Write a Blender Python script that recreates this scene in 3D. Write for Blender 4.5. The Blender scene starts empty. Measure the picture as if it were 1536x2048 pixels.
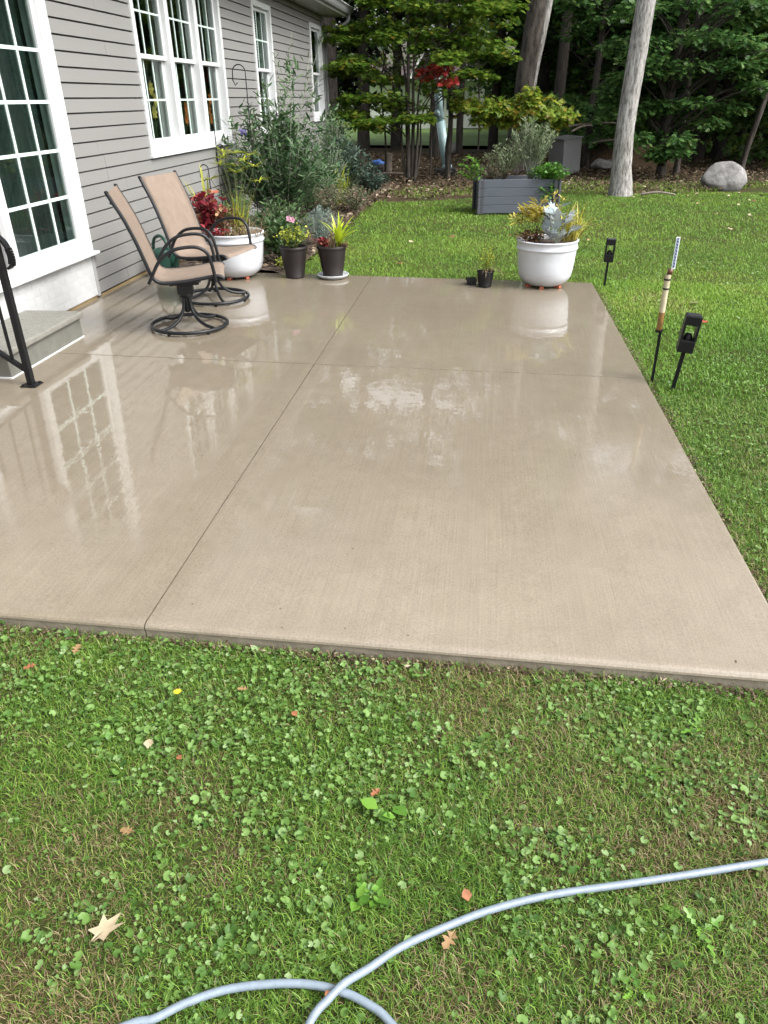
import bpy, math, random
import numpy as np
from mathutils import Vector, Matrix

sc = bpy.context.scene
COL = sc.collection
rng = np.random.default_rng(7)
random.seed(7)
PI = math.pi
S = 0.01678                                   # patio falls away from the house (drainage)

# ------------------------------------------------------------------ camera
cam_d = bpy.data.cameras.new('camera'); cam = bpy.data.objects.new('camera', cam_d); COL.objects.link(cam)
yaw, pitch, roll = -0.131119762, 0.509872205, -0.015156838
cy, sy, cp, sp, cr, sr = math.cos(yaw), math.sin(yaw), math.cos(pitch), math.sin(pitch), math.cos(roll), math.sin(roll)
fw = Vector((sy*cp, cy*cp, -sp)); r0 = Vector((cy, -sy, 0)); u0 = r0.cross(fw)
rr = cr*r0 + sr*u0; uu = -sr*r0 + cr*u0
M = Matrix((rr, uu, -fw)).transposed().to_4x4(); M.translation = Vector((0, 0, 1.6))
cam.matrix_world = M
cam_d.sensor_fit = 'VERTICAL'; cam_d.sensor_height = 36.0; cam_d.sensor_width = 27.0
cam_d.lens = 1480/2048*36.0
cam_d.clip_start = 0.05; cam_d.clip_end = 1000
sc.camera = cam

# ------------------------------------------------------------------ world, sun, exposure
SUN_EL, SUN_AZ = math.radians(48), math.radians(108)      # azimuth clockwise from +Y (veiled sun, to the right of the view)
w = bpy.data.worlds.new('World'); sc.world = w; w.use_nodes = True
nt = w.node_tree; nt.nodes.clear()
sky = nt.nodes.new('ShaderNodeTexSky'); sky.sky_type = 'NISHITA'; sky.sun_disc = False
sky.sun_elevation = SUN_EL; sky.sun_rotation = SUN_AZ
sky.air_density = 1.0; sky.dust_density = 6.0; sky.ozone_density = 1.0
hs = nt.nodes.new('ShaderNodeHueSaturation'); hs.inputs['Saturation'].default_value = 0.22
bg = nt.nodes.new('ShaderNodeBackground'); bg.inputs['Strength'].default_value = 0.15
wo = nt.nodes.new('ShaderNodeOutputWorld')
nt.links.new(sky.outputs[0], hs.inputs['Color']); nt.links.new(hs.outputs[0], bg.inputs['Color']); nt.links.new(bg.outputs[0], wo.inputs['Surface'])
sd = bpy.data.lights.new('sun', 'SUN'); sun = bpy.data.objects.new('sun', sd); COL.objects.link(sun)
sd.energy = .6; sd.angle = math.radians(24); sd.color = (1.0, 0.97, 0.92)
sdir = Vector((math.sin(SUN_AZ)*math.cos(SUN_EL), math.cos(SUN_AZ)*math.cos(SUN_EL), math.sin(SUN_EL)))
sun.rotation_euler = sdir.to_track_quat('Z', 'Y').to_euler()
sun.location = (4, -4, 20)
sc.view_settings.view_transform = 'Standard'; sc.view_settings.look = 'None'
sc.view_settings.exposure = 1.6; sc.view_settings.gamma = 1.0; sc.view_settings.use_curve_mapping = False
sc.cycles.max_bounces = 7; sc.cycles.diffuse_bounces = 3; sc.cycles.glossy_bounces = 3
sc.cycles.transmission_bounces = 4; sc.cycles.transparent_max_bounces = 8
sc.cycles.sample_clamp_indirect = 6.0
sc.cycles.use_denoising = True
sc.cycles.caustics_reflective = False; sc.cycles.caustics_refractive = False

# ------------------------------------------------------------------ materials
def newmat(name):
    m = bpy.data.materials.new(name); m.use_nodes = True
    n = m.node_tree.nodes; l = m.node_tree.links
    return m, n, l, n['Principled BSDF']
def ramp(n, stops, interp='LINEAR'):
    r = n.new('ShaderNodeValToRGB'); r.color_ramp.interpolation = interp
    e = r.color_ramp.elements
    while len(e) < len(stops): e.new(0.5)
    for i, (p, c) in enumerate(stops):
        e[i].position = p; e[i].color = (*c, 1) if len(c) == 3 else c
    return r
def noise(n, l, scale, detail=4, rough=.55, vec=None, dim='3D'):
    t = n.new('ShaderNodeTexNoise'); t.inputs['Scale'].default_value = scale
    t.inputs['Detail'].default_value = detail; t.inputs['Roughness'].default_value = rough
    if vec is not None: l.new(vec, t.inputs['Vector'])
    return t
def mapping(n, l, src, scale):
    mp = n.new('ShaderNodeMapping'); mp.inputs['Scale'].default_value = scale
    l.new(src, mp.inputs['Vector']); return mp.outputs[0]
def simple(name, col, rough=.5, var=.12, scale=18, bump=0, bscale=60, metal=0, spec=.5, coat=0, stretch=(1,1,1)):
    m, n, l, b = newmat(name)
    tc = n.new('ShaderNodeTexCoord')
    v = mapping(n, l, tc.outputs['Object'], stretch)
    t = noise(n, l, scale, 5, .6, v)
    lo = tuple(max(0, c*(1-var)) for c in col); hi = tuple(min(1, c*(1+var)) for c in col)
    r = ramp(n, [(.3, lo), (.7, hi)])
    l.new(t.outputs['Fac'], r.inputs[0]); l.new(r.outputs[0], b.inputs['Base Color'])
    b.inputs['Roughness'].default_value = rough; b.inputs['Metallic'].default_value = metal
    b.inputs['Specular IOR Level'].default_value = spec
    b.inputs['Coat Weight'].default_value = coat
    if bump:
        t2 = noise(n, l, bscale, 4, .6, v); bp = n.new('ShaderNodeBump')
        bp.inputs['Strength'].default_value = bump; bp.inputs['Distance'].default_value = .004
        l.new(t2.outputs['Fac'], bp.inputs['Height']); l.new(bp.outputs[0], b.inputs['Normal'])
    return m
def leafmat(name, stops, rough=.45, trans=.22, spec=.35, interp='LINEAR'):
    m, n, l, b = newmat(name)
    a = n.new('ShaderNodeAttribute'); a.attribute_name = 'rnd'
    r = ramp(n, stops, interp); l.new(a.outputs['Fac'], r.inputs[0])
    l.new(r.outputs[0], b.inputs['Base Color'])
    b.inputs['Roughness'].default_value = rough; b.inputs['Specular IOR Level'].default_value = spec
    tr = n.new('ShaderNodeBsdfTranslucent'); l.new(r.outputs[0], tr.inputs['Color'])
    mx = n.new('ShaderNodeMixShader'); mx.inputs[0].default_value = trans
    l.new(b.outputs[0], mx.inputs[1]); l.new(tr.outputs[0], mx.inputs[2])
    l.new(mx.outputs[0], n['Material Output'].inputs['Surface'])
    return m
def glassmat(name, tint=(.75, .85, .8), refl=1.0):
    m, n, l, b = newmat(name); n.remove(b)
    tr = n.new('ShaderNodeBsdfTransparent'); tr.inputs['Color'].default_value = (*tint, 1)
    gl = n.new('ShaderNodeBsdfGlossy'); gl.inputs['Roughness'].default_value = .01
    gl.inputs['Color'].default_value = (.9, .95, .93, 1)
    fr = n.new('ShaderNodeFresnel'); fr.inputs['IOR'].default_value = 1.5
    mul = n.new('ShaderNodeMath'); mul.operation = 'MULTIPLY'; mul.inputs[1].default_value = refl
    tc = n.new('ShaderNodeTexCoord'); t = noise(n, l, 1.5, 2, .5, tc.outputs['Object'])
    bp = n.new('ShaderNodeBump'); bp.inputs['Strength'].default_value = .02; bp.inputs['Distance'].default_value = .02
    l.new(t.outputs['Fac'], bp.inputs['Height']); l.new(bp.outputs[0], gl.inputs['Normal'])
    ge = n.new('ShaderNodeNewGeometry'); inv = n.new('ShaderNodeMath'); inv.operation = 'SUBTRACT'; inv.inputs[0].default_value = refl
    l.new(ge.outputs['Backfacing'], inv.inputs[1]); inv.use_clamp = True; l.new(inv.outputs[0], mul.inputs[1])
    mx = n.new('ShaderNodeMixShader')
    l.new(fr.outputs[0], mul.inputs[0]); l.new(mul.outputs[0], mx.inputs[0])
    l.new(tr.outputs[0], mx.inputs[1]); l.new(gl.outputs[0], mx.inputs[2])
    l.new(mx.outputs[0], n['Material Output'].inputs['Surface'])
    return m

def concrete_mat():
    m, n, l, b = newmat('wet_broomed_concrete')
    tc = n.new('ShaderNodeTexCoord'); P = tc.outputs['Object']
    sx = n.new('ShaderNodeSeparateXYZ'); l.new(P, sx.inputs[0])
    def math_(op, a, bb=None, clamp=False):
        q = n.new('ShaderNodeMath'); q.operation = op; q.use_clamp = clamp
        for i, v in enumerate((a, bb)):
            if v is None: continue
            if isinstance(v, (int, float)): q.inputs[i].default_value = v
            else: l.new(v, q.inputs[i])
        return q.outputs[0]
    def maprange(v, a, bb, c, d, smooth=True):
        q = n.new('ShaderNodeMapRange'); q.interpolation_type = 'SMOOTHSTEP' if smooth else 'LINEAR'
        l.new(v, q.inputs['Value'])
        for k, val in zip(('From Min', 'From Max', 'To Min', 'To Max'), (a, bb, c, d)): q.inputs[k].default_value = val
        return q.outputs[0]
    # colour: tan integral colour, blotches, fine sand
    big = noise(n, l, .9, 5, .6, P); fine = noise(n, l, 135, 4, .8, P); mid = noise(n, l, 9, 6, .65, P)
    r1 = ramp(n, [(.25, (.172, .145, .107)), (.5, (.194, .165, .124)), (.8, (.214, .184, .140))]); l.new(big.outputs['Fac'], r1.inputs[0])
    r2 = ramp(n, [(.28, (.62, .61, .60)), (.5, (1, 1, 1)), (.74, (1.28, 1.28, 1.28))]); l.new(fine.outputs['Fac'], r2.inputs[0])
    r3 = ramp(n, [(.3, (.93, .92, .9)), (.7, (1.05, 1.05, 1.05))]); l.new(mid.outputs['Fac'], r3.inputs[0])
    mm = n.new('ShaderNodeMix'); mm.data_type = 'RGBA'; mm.blend_type = 'MULTIPLY'; mm.inputs[0].default_value = .9
    l.new(r1.outputs[0], mm.inputs[6]); l.new(r2.outputs[0], mm.inputs[7])
    m2 = n.new('ShaderNodeMix'); m2.data_type = 'RGBA'; m2.blend_type = 'MULTIPLY'; m2.inputs[0].default_value = 1
    l.new(mm.outputs[2], m2.inputs[6]); l.new(r3.outputs[0], m2.inputs[7])
    # where water stands: everywhere beyond the near strip, in patches nearer
    wn = noise(n, l, 1.0, 3, .55, P)
    yf = maprange(sx.outputs['Y'], 2.0, 3.9, -.16, .36)
    xf = maprange(sx.outputs['X'], -1.6, 1.1, .10, -.13)
    ssum = math_('ADD', math_('ADD', wn.outputs['Fac'], yf), xf)
    wet = maprange(ssum, .20, .74, 0, 1)
    bl = noise(n, l, 1, 3, .65, mapping(n, l, P, (150, 1.6, 1)))
    r4 = ramp(n, [(.3, (.90, .90, .90)), (.7, (1.08, 1.08, 1.08))]); l.new(bl.outputs['Fac'], r4.inputs[0])
    m4 = n.new('ShaderNodeMix'); m4.data_type = 'RGBA'; m4.blend_type = 'MULTIPLY'; m4.inputs[0].default_value = 1
    l.new(m2.outputs[2], m4.inputs[6]); l.new(r4.outputs[0], m4.inputs[7]); m2 = m4
    wd = n.new('ShaderNodeMix'); wd.data_type = 'RGBA'; wd.blend_type = 'MULTIPLY'; l.new(wet, wd.inputs[0])
    l.new(m2.outputs[2], wd.inputs[6]); wd.inputs[7].default_value = (.88, .875, .86, 1); l.new(wd.outputs[2], b.inputs['Base Color'])
    # broom lines run away from the house front edge, along Y
    gr = noise(n, l, 260, 3, .6, P)
    # smooth trowelled border along the outer edges
    e1 = maprange(sx.outputs['Y'], 2.035, 2.05, 0, 1); e2 = maprange(sx.outputs['X'], .985, 1.0, 1, 0)
    edge = math_('MULTIPLY', e1, e2)
    hh = math_('ADD', math_('MULTIPLY', math_('MULTIPLY', bl.outputs['Fac'], edge), .9), math_('MULTIPLY', gr.outputs['Fac'], .5))
    bp = n.new('ShaderNodeBump'); bp.inputs['Strength'].default_value = .55; bp.inputs['Distance'].default_value = .0016
    l.new(hh, bp.inputs['Height']); l.new(bp.outputs[0], b.inputs['Normal'])
    b.inputs['Roughness'].default_value = .62; b.inputs['Specular IOR Level'].default_value = .35
    # water film
    rp = noise(n, l, 1, 1, .5, mapping(n, l, P, (62, 4, 1)))
    lf = noise(n, l, 15, 2, .5, P)
    dry = math_('SUBTRACT', 1.0, wet)
    wh = math_('ADD', math_('MULTIPLY', rp.outputs['Fac'], .42), math_('ADD', math_('MULTIPLY', lf.outputs['Fac'], 1.3), math_('MULTIPLY', math_('MULTIPLY', hh, dry), 1.0)))
    b2 = n.new('ShaderNodeBump'); b2.inputs['Strength'].default_value = .29; b2.inputs['Distance'].default_value = .0012
    l.new(wh, b2.inputs['Height']); l.new(b2.outputs[0], b.inputs['Coat Normal'])
    l.new(maprange(wet, 0, 1, .5, 1.0, False), b.inputs['Coat Weight'])
    l.new(maprange(wet, 0, 1, .30, .008, False), b.inputs['Coat Roughness'])
    b.inputs['Coat IOR'].default_value = 1.6
    return m

MAT = {}
def mats():
    M_ = MAT
    M_['concrete'] = concrete_mat()
    M_['joint'] = simple('joint_dark', (.05, .042, .033), .9)
    M_['slab_side'] = simple('slab_side', (.19, .165, .125), .8, .3, 14, .6, 90)
    M_['siding'] = simple('vinyl_siding', (.192, .189, .184), .42, .03, 3, .08, 40, stretch=(1, .15, 2))
    M_['white'] = simple('white_vinyl', (.56, .575, .58), .3, .025, 6)
    M_['white_mason'] = simple('white_painted_masonry', (.43, .44, .445), .6, .06, 9, .35, 120)
    M_['grille'] = simple('grille_white', (.55, .66, .62), .35, .02)
    M_['corner'] = simple('corner_grey', (.30, .30, .30), .45, .03)
    M_['gutter'] = simple('gutter_grey', (.17, .175, .175), .35, .05, 8)
    M_['soffit'] = simple('soffit', (.24, .24, .22), .5, .04)
    M_['roof'] = simple('roof_shingle', (.08, .075, .07), .9, .3, 30)
    M_['wood_sill'] = simple('treated_wood', (.22, .16, .075), .75, .35, 9, .5, 40, stretch=(1, .2, 1))
    M_['dark_room'] = simple('dark_room', (.06, .062, .058), .9, .1)
    M_['curtain'] = simple('curtain_grey', (.26, .26, .26), .9, .08, 12)
    M_['drape'] = simple('drape_green', (.036, .043, .042), .9, .1, 12)
    M_['blind'] = simple('blind_white', (.6, .62, .6), .6, .03)
    M_['glass'] = glassmat('window_glass', (.72, .80, .76))
    M_['dglass'] = glassmat('door_glass', (.70, .79, .76))
    M_['screen'] = simple('insect_screen', (.12, .12, .12), .8, .08)
    M_['track'] = simple('door_track_grey', (.33, .33, .34), .4, .05)
    M_['step'] = simple('step_concrete', (.115, .115, .10), .6, .12, 14, .5, 60)
    M_['tread'] = simple('step_tread', (.165, .162, .142), .5, .14, 22, .9, 34)
    M_['black_metal'] = simple('black_metal', (.008, .008, .009), .4, .1, 20, spec=.22)
    M_['chair_metal'] = simple('chair_metal', (.008, .009, .011), .35, .1, 20, spec=.3)
    M_['sling'] = sling_mat()
    M_['resin'] = simple('white_resin', (.48, .50, .535), .36, .08, 7)
    M_['brown_pot'] = simple('brown_plastic', (.017, .013, .013), .45, .08, 8, spec=.3)
    M_['black_pot'] = simple('black_plastic', (.008, .008, .008), .45, .1, spec=.25)
    M_['saucer'] = simple('saucer_white', (.42, .44, .46), .4, .03)
    M_['terracotta'] = simple('terracotta', (.36, .10, .05), .7, .1)
    M_['soil'] = simple('soil', (.035, .024, .017), .95, .5, 60, 1, 90)
    M_['soil_chips'] = simple('potting_soil', (.10, .08, .065), .95, .8, 55, 1, 90)
    M_['bed_grey'] = simple('grey_resin_board', (.068, .079, .098), .5, .08, 12, .2, 30, stretch=(.3, .3, 4))
    M_['bed_post'] = simple('grey_resin_post', (.045, .048, .058), .5, .08)
    M_['green_can'] = simple('green_plastic', (.008, .05, .035), .35, .1)
    M_['hose'] = simple('hose_vinyl', (.165, .205, .245), .42, .14, 60)
    M_['tube'] = simple('cloudy_tube', (.42, .38, .26), .35, .25, 10)
    M_['tube_brown'] = simple('algae_brown', (.22, .12, .035), .5, .35, 22)
    M_['clear'] = glassmat('clear_plastic', (.9, .93, .95))
    M_['blue'] = simple('scale_blue', (.03, .07, .19), .4, .05)
    M_['scale_white'] = simple('scale_white', (.75, .78, .8), .4, .02)
    M_['wine'] = simple('float_brown', (.11, .045, .025), .4, .2)
    M_['rock'] = rock_mat()
    M_['bark_pale'] = bark_mat('bark_pale', (.10, .095, .09), (.37, .358, .345), 24)
    M_['bark_grey'] = bark_mat('bark_grey', (.020, .017, .015), (.088, .076, .066), 13)
    M_['bark_dark'] = bark_mat('bark_dark', (.022, .019, .016), (.06, .052, .045), 22)
    M_['stem_green'] = simple('stem_green', (.07, .09, .03), .6, .2)
    M_['stem_brown'] = simple('stem_brown', (.07, .05, .035), .8, .2)
    M_['stem_grey'] = simple('stem_grey', (.25, .27, .21), .8, .2)
    M_['pvc'] = simple('pale_blue_pipe', (.36, .52, .54), .35, .05, 5)
    M_['rubber'] = simple('black_rubber', (.012, .012, .012), .7, .1)
    M_['cabinet'] = simple('utility_grey', (.15, .155, .155), .5, .06)
    M_['cabinet_d'] = simple('utility_grey_door', (.10, .105, .105), .55, .06)
    M_['blue_tarp'] = simple('blue_plastic', (.05, .14, .42), .4, .15)
    M_['wood_grey'] = simple('weathered_wood', (.19, .16, .13), .85, .3, 14, .6, 40, stretch=(1, 1, .2))
    M_['stone'] = simple('field_stone', (.14, .135, .13), .9, .35, 12, .8, 30)
    M_['far_white'] = simple('far_white_wall', (.85, .85, .83), .6, .03)
    M_['far_roof'] = simple('far_maroon_roof', (.055, .038, .04), .8, .15)
    M_['far_dark'] = simple('far_window', (.03, .03, .035), .2)
    M_['lawn'] = lawn_mat()
    M_['far_lawn'] = simple('far_lawn', (.10, .17, .035), .9, .35, 1.2)
    M_['ground'] = simple('terrain', (.035, .034, .018), .95, .4, 1.5)
    M_['litter_floor'] = litter_mat()
    M_['bed_soil'] = simple('garden_soil', (.055, .038, .026), .95, .5, 40, 1, 70)
    # foliage
    M_['grass'] = leafmat('grass_blade', [(0, (.034, .092, .010)), (.3, (.086, .186, .020)), (.55, (.15, .265, .035)), (.68, (.22, .32, .06)), (.76, (.20, .165, .075)), (.88, (.11, .07, .034)), (1, (.32, .26, .145))], .5, .25, .3)
    M_['far_grass'] = leafmat('grass_blade_far', [(0, (.068, .16, .015)), (.4, (.135, .265, .026)), (.7, (.195, .32, .037)), (.85, (.23, .29, .055)), (1, (.31, .27, .12))], .5, .25, .3)
    M_['clover'] = leafmat('ground_ivy', [(0, (.046, .108, .020)), (.4, (.095, .185, .035)), (.75, (.14, .24, .06)), (.94, (.155, .245, .085)), (1, (.20, .28, .125))], .5, .25, .3)
    M_['weed'] = leafmat('dandelion_leaf', [(0, (.06, .16, .02)), (1, (.14, .28, .035))], .4, .25, .4)
    M_['maple'] = leafmat('maple_leaf', [(0, (.05, .115, .013)), (.45, (.11, .20, .022)), (.8, (.17, .265, .034)), (.94, (.24, .29, .04)), (1, (.26, .18, .03))], .45, .4, .35)
    M_['maple_y'] = leafmat('maple_leaf_yellow', [(0, (.085, .155, .015)), (.5, (.155, .235, .025)), (.85, (.25, .28, .034)), (1, (.31, .21, .03))], .45, .4, .35)
    M_['maple_r'] = leafmat('maple_leaf_red', [(0, (.18, .012, .015)), (.6, (.32, .028, .028)), (1, (.30, .06, .03))], .45, .35, .35)
    M_['oak'] = leafmat('oak_leaf', [(0, (.028, .080, .019)), (.5, (.062, .148, .036)), (.85, (.11, .215, .055)), (1, (.16, .24, .07))], .45, .4, .4)
    M_['forest'] = leafmat('forest_leaf', [(0, (.016, .045, .010)), (.5, (.048, .105, .02)), (.85, (.09, .165, .03)), (1, (.17, .18, .035))], .5, .4, .3)
    M_['conifer'] = leafmat('dark_evergreen', [(0, (.008, .018, .010)), (1, (.022, .042, .024))], .6, .1, .2)
    M_['greygreen'] = leafmat('grey_green_leaf', [(0, (.03, .075, .028)), (.5, (.062, .118, .048)), (.85, (.10, .16, .075)), (1, (.19, .24, .14))], .55, .25, .2)
    M_['darkshrub'] = leafmat('dark_shrub_leaf', [(0, (.022, .045, .032)), (.6, (.045, .075, .055)), (1, (.10, .14, .10))], .55, .2, .2)
    M_['hosta'] = leafmat('dark_green_leaf', [(0, (.025, .06, .02)), (1, (.07, .12, .04))], .4, .2, .4)
    M_['sedum'] = leafmat('sedum_leaf', [(0, (.06, .075, .035)), (.6, (.10, .115, .06)), (.85, (.14, .11, .08)), (1, (.26, .13, .13))], .6, .15, .3)
    M_['silverblue'] = leafmat('silver_blue_leaf', [(0, (.10, .15, .13)), (1, (.22, .29, .26))], .6, .15, .3)
    M_['yellowgreen'] = leafmat('yellow_green_leaf', [(0, (.14, .19, .02)), (.5, (.26, .31, .035)), (1, (.42, .42, .07))], .45, .3, .35)
    M_['goldleaf'] = leafmat('golden_leaf', [(0, (.22, .16, .025)), (.5, (.42, .36, .06)), (1, (.58, .54, .16))], .45, .3, .35)
    M_['lime'] = leafmat('lime_leaf', [(0, (.30, .42, .02)), (1, (.48, .58, .04))], .35, .35, .4)
    M_['coleus'] = leafmat('coleus_leaf', [(0, (.09, .008, .015)), (.5, (.22, .02, .035)), (.8, (.30, .06, .06)), (1, (.40, .26, .12))], .5, .2, .3)
    M_['bronze'] = leafmat('bronze_leaf', [(0, (.07, .03, .02)), (.6, (.14, .07, .035)), (1, (.22, .16, .06))], .5, .2, .3)
    M_['dry'] = leafmat('dry_stalks', [(0, (.14, .09, .055)), (.6, (.26, .19, .11)), (1, (.38, .32, .22))], .8, .2, .2)
    M_['silver'] = leafmat('dusty_miller_leaf', [(0, (.24, .29, .30)), (1, (.46, .50, .52))], .7, .15, .2)
    M_['parsley'] = leafmat('parsley_leaf', [(0, (.04, .12, .015)), (1, (.10, .24, .03))], .45, .25, .35)
    M_['rosemary'] = leafmat('rosemary_leaf', [(0, (.08, .12, .05)), (.6, (.14, .19, .09)), (1, (.30, .33, .22))], .6, .1, .25)
    M_['pink'] = leafmat('pink_petal', [(0, (.62, .30, .42)), (1, (.75, .48, .58))], .5, .3, .3)
    M_['purple'] = leafmat('purple_flower', [(0, (.16, .13, .42)), (1, (.27, .22, .55))], .6, .2, .2)
    M_['yellow'] = leafmat('yellow_petal', [(0, (.75, .50, .02)), (1, (.80, .60, .05))], .5, .2, .3)
    M_['silkyellow'] = leafmat('silk_yellow', [(0, (.50, .30, .06)), (1, (.70, .50, .16))], .6, .3, .2)
    M_['silkorange'] = leafmat('silk_orange', [(0, (.50, .10, .03)), (1, (.60, .20, .06))], .6, .3, .2)
    M_['litter'] = leafmat('leaf_litter', [(0, (.035, .024, .015)), (.5, (.065, .044, .028)), (.85, (.12, .085, .055)), (1, (.34, .28, .20))], .8, .1, .2)
    M_['leaf_cream'] = simple('leaf_cream', (.30, .245, .155), .6, .12, 40)
    M_['leaf_tan'] = simple('leaf_tan', (.22, .135, .06), .6, .2, 40)
    M_['leaf_orange'] = simple('leaf_orange', (.22, .085, .035), .6, .25, 40)
    M_['leaf_red'] = simple('leaf_red', (.26, .05, .03), .6, .2, 40)
    M_['leaf_green'] = simple('leaf_green', (.03, .09, .02), .4, .2, 40)
def sling_mat():
    m, n, l, b = newmat('tan_sling')
    tc = n.new('ShaderNodeTexCoord'); P = tc.outputs['Object']
    big = noise(n, l, 14, 5, .6, P); r = ramp(n, [(.25, (.142, .106, .081)), (.75, (.190, .146, .113))]); l.new(big.outputs['Fac'], r.inputs[0])
    l.new(r.outputs[0], b.inputs['Base Color']); b.inputs['Roughness'].default_value = .7
    wv = n.new('ShaderNodeTexWave'); wv.bands_direction = 'Y'; wv.inputs['Scale'].default_value = 120; l.new(P, wv.inputs['Vector'])
    w2 = n.new('ShaderNodeTexWave'); w2.bands_direction = 'Z'; w2.inputs['Scale'].default_value = 120; l.new(P, w2.inputs['Vector'])
    ad = n.new('ShaderNodeMath'); l.new(wv.outputs['Fac'], ad.inputs[0]); l.new(w2.outputs['Fac'], ad.inputs[1])
    bp = n.new('ShaderNodeBump'); bp.inputs['Strength'].default_value = .25; bp.inputs['Distance'].default_value = .001
    l.new(ad.outputs[0], bp.inputs['Height']); l.new(bp.outputs[0], b.inputs['Normal'])
    return m
def rock_mat():
    m, n, l, b = newmat('granite_boulder')
    tc = n.new('ShaderNodeTexCoord'); P = tc.outputs['Object']
    a = noise(n, l, 3.5, 8, .7, P); r = ramp(n, [(.3, (.07, .066, .063)), (.5, (.16, .155, .15)), (.72, (.28, .272, .265))]); l.new(a.outputs['Fac'], r.inputs[0])
    l.new(r.outputs[0], b.inputs['Base Color']); b.inputs['Roughness'].default_value = .85
    bp = n.new('ShaderNodeBump'); bp.inputs['Strength'].default_value = .8; bp.inputs['Distance'].default_value = .07
    l.new(a.outputs['Fac'], bp.inputs['Height']); l.new(bp.outputs[0], b.inputs['Normal'])
    return m
def bark_mat(name, lo, hi, sc_):
    m, n, l, b = newmat(name)
    tc = n.new('ShaderNodeTexCoord'); P = mapping(n, l, tc.outputs['Object'], (1, 1, .22))
    a = noise(n, l, sc_, 7, .75, P); c = noise(n, l, 1.6, 3, .5, tc.outputs['Object'])
    r = ramp(n, [(.38, lo), (.58, hi)]); l.new(a.outputs['Fac'], r.inputs[0])
    r2 = ramp(n, [(.3, (.75, .75, .72)), (.7, (1.1, 1.1, 1.1))]); l.new(c.outputs['Fac'], r2.inputs[0])
    mm = n.new('ShaderNodeMix'); mm.data_type = 'RGBA'; mm.blend_type = 'MULTIPLY'; mm.inputs[0].default_value = 1
    l.new(r.outputs[0], mm.inputs[6]); l.new(r2.outputs[0], mm.inputs[7]); l.new(mm.outputs[2], b.inputs['Base Color'])
    b.inputs['Roughness'].default_value = .9; b.inputs['Specular IOR Level'].default_value = .2
    bp = n.new('ShaderNodeBump'); bp.inputs['Strength'].default_value = 1; bp.inputs['Distance'].default_value = .02
    l.new(a.outputs['Fac'], bp.inputs['Height']); l.new(bp.outputs[0], b.inputs['Normal'])
    return m
def lawn_mat():
    m, n, l, b = newmat('lawn_thatch')
    tc = n.new('ShaderNodeTexCoord'); P = tc.outputs['Object']
    a = noise(n, l, 2.2, 5, .65, P); f = noise(n, l, 90, 3, .7, P)
    r = ramp(n, [(.3, (.030, .052, .012)), (.5, (.04, .046, .015)), (.7, (.060, .044, .024))]); l.new(a.outputs['Fac'], r.inputs[0])  # thatch tones deepened, putting shade between the blades into the colour
    r2 = ramp(n, [(.3, (.35, .35, .3)), (.7, (1.3, 1.3, 1.2))]); l.new(f.outputs['Fac'], r2.inputs[0])
    mm = n.new('ShaderNodeMix'); mm.data_type = 'RGBA'; mm.blend_type = 'MULTIPLY'; mm.inputs[0].default_value = 1
    l.new(r.outputs[0], mm.inputs[6]); l.new(r2.outputs[0], mm.inputs[7]); l.new(mm.outputs[2], b.inputs['Base Color'])
    b.inputs['Roughness'].default_value = .95; b.inputs['Specular IOR Level'].default_value = .1
    return m
def litter_mat():
    m, n, l, b = newmat('woodland_floor')
    tc = n.new('ShaderNodeTexCoord'); P = tc.outputs['Object']
    a = noise(n, l, .8, 5, .65, P); f = noise(n, l, 22, 4, .7, P)
    r = ramp(n, [(.3, (.032, .042, .014)), (.5, (.055, .040, .025)), (.75, (.075, .052, .033))]); l.new(a.outputs['Fac'], r.inputs[0])
    r2 = ramp(n, [(.3, (.4, .4, .4)), (.7, (1.4, 1.35, 1.3))]); l.new(f.outputs['Fac'], r2.inputs[0])
    mm = n.new('ShaderNodeMix'); mm.data_type = 'RGBA'; mm.blend_type = 'MULTIPLY'; mm.inputs[0].default_value = 1
    l.new(r.outputs[0], mm.inputs[6]); l.new(r2.outputs[0], mm.inputs[7]); l.new(mm.outputs[2], b.inputs['Base Color'])
    b.inputs['Roughness'].default_value = .95; b.inputs['Specular IOR Level'].default_value = .1
    return m
mats()

# ------------------------------------------------------------------ object helpers
def tag(o, label=None, cat=None, group=None, kind=None):
    if label: o['label'] = label
    if cat: o['category'] = cat
    if group: o['group'] = group
    if kind: o['kind'] = kind
    return o
def thing(name, label, cat, loc=(0, 0, 0), rz=0, group=None):
    o = bpy.data.objects.new(name, None); COL.objects.link(o); o.empty_display_size = .1
    o.location = loc; o.rotation_euler = (0, 0, rz)
    return tag(o, label, cat, group)
def linkmesh(name, me, mat, parent=None, smooth=False, bev=0, loc=None):
    o = bpy.data.objects.new(name, me); COL.objects.link(o)
    if mat is not None and not me.materials: me.materials.append(MAT[mat] if isinstance(mat, str) else mat)
    if parent is not None: o.parent = parent
    if smooth: me.polygons.foreach_set('use_smooth', [True]*len(me.polygons))
    if loc is not None: o.location = loc
    if bev:
        b = o.modifiers.new('bevel', 'BEVEL'); b.width = bev; b.segments = 2; b.limit_method = 'ANGLE'
    return o
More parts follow.
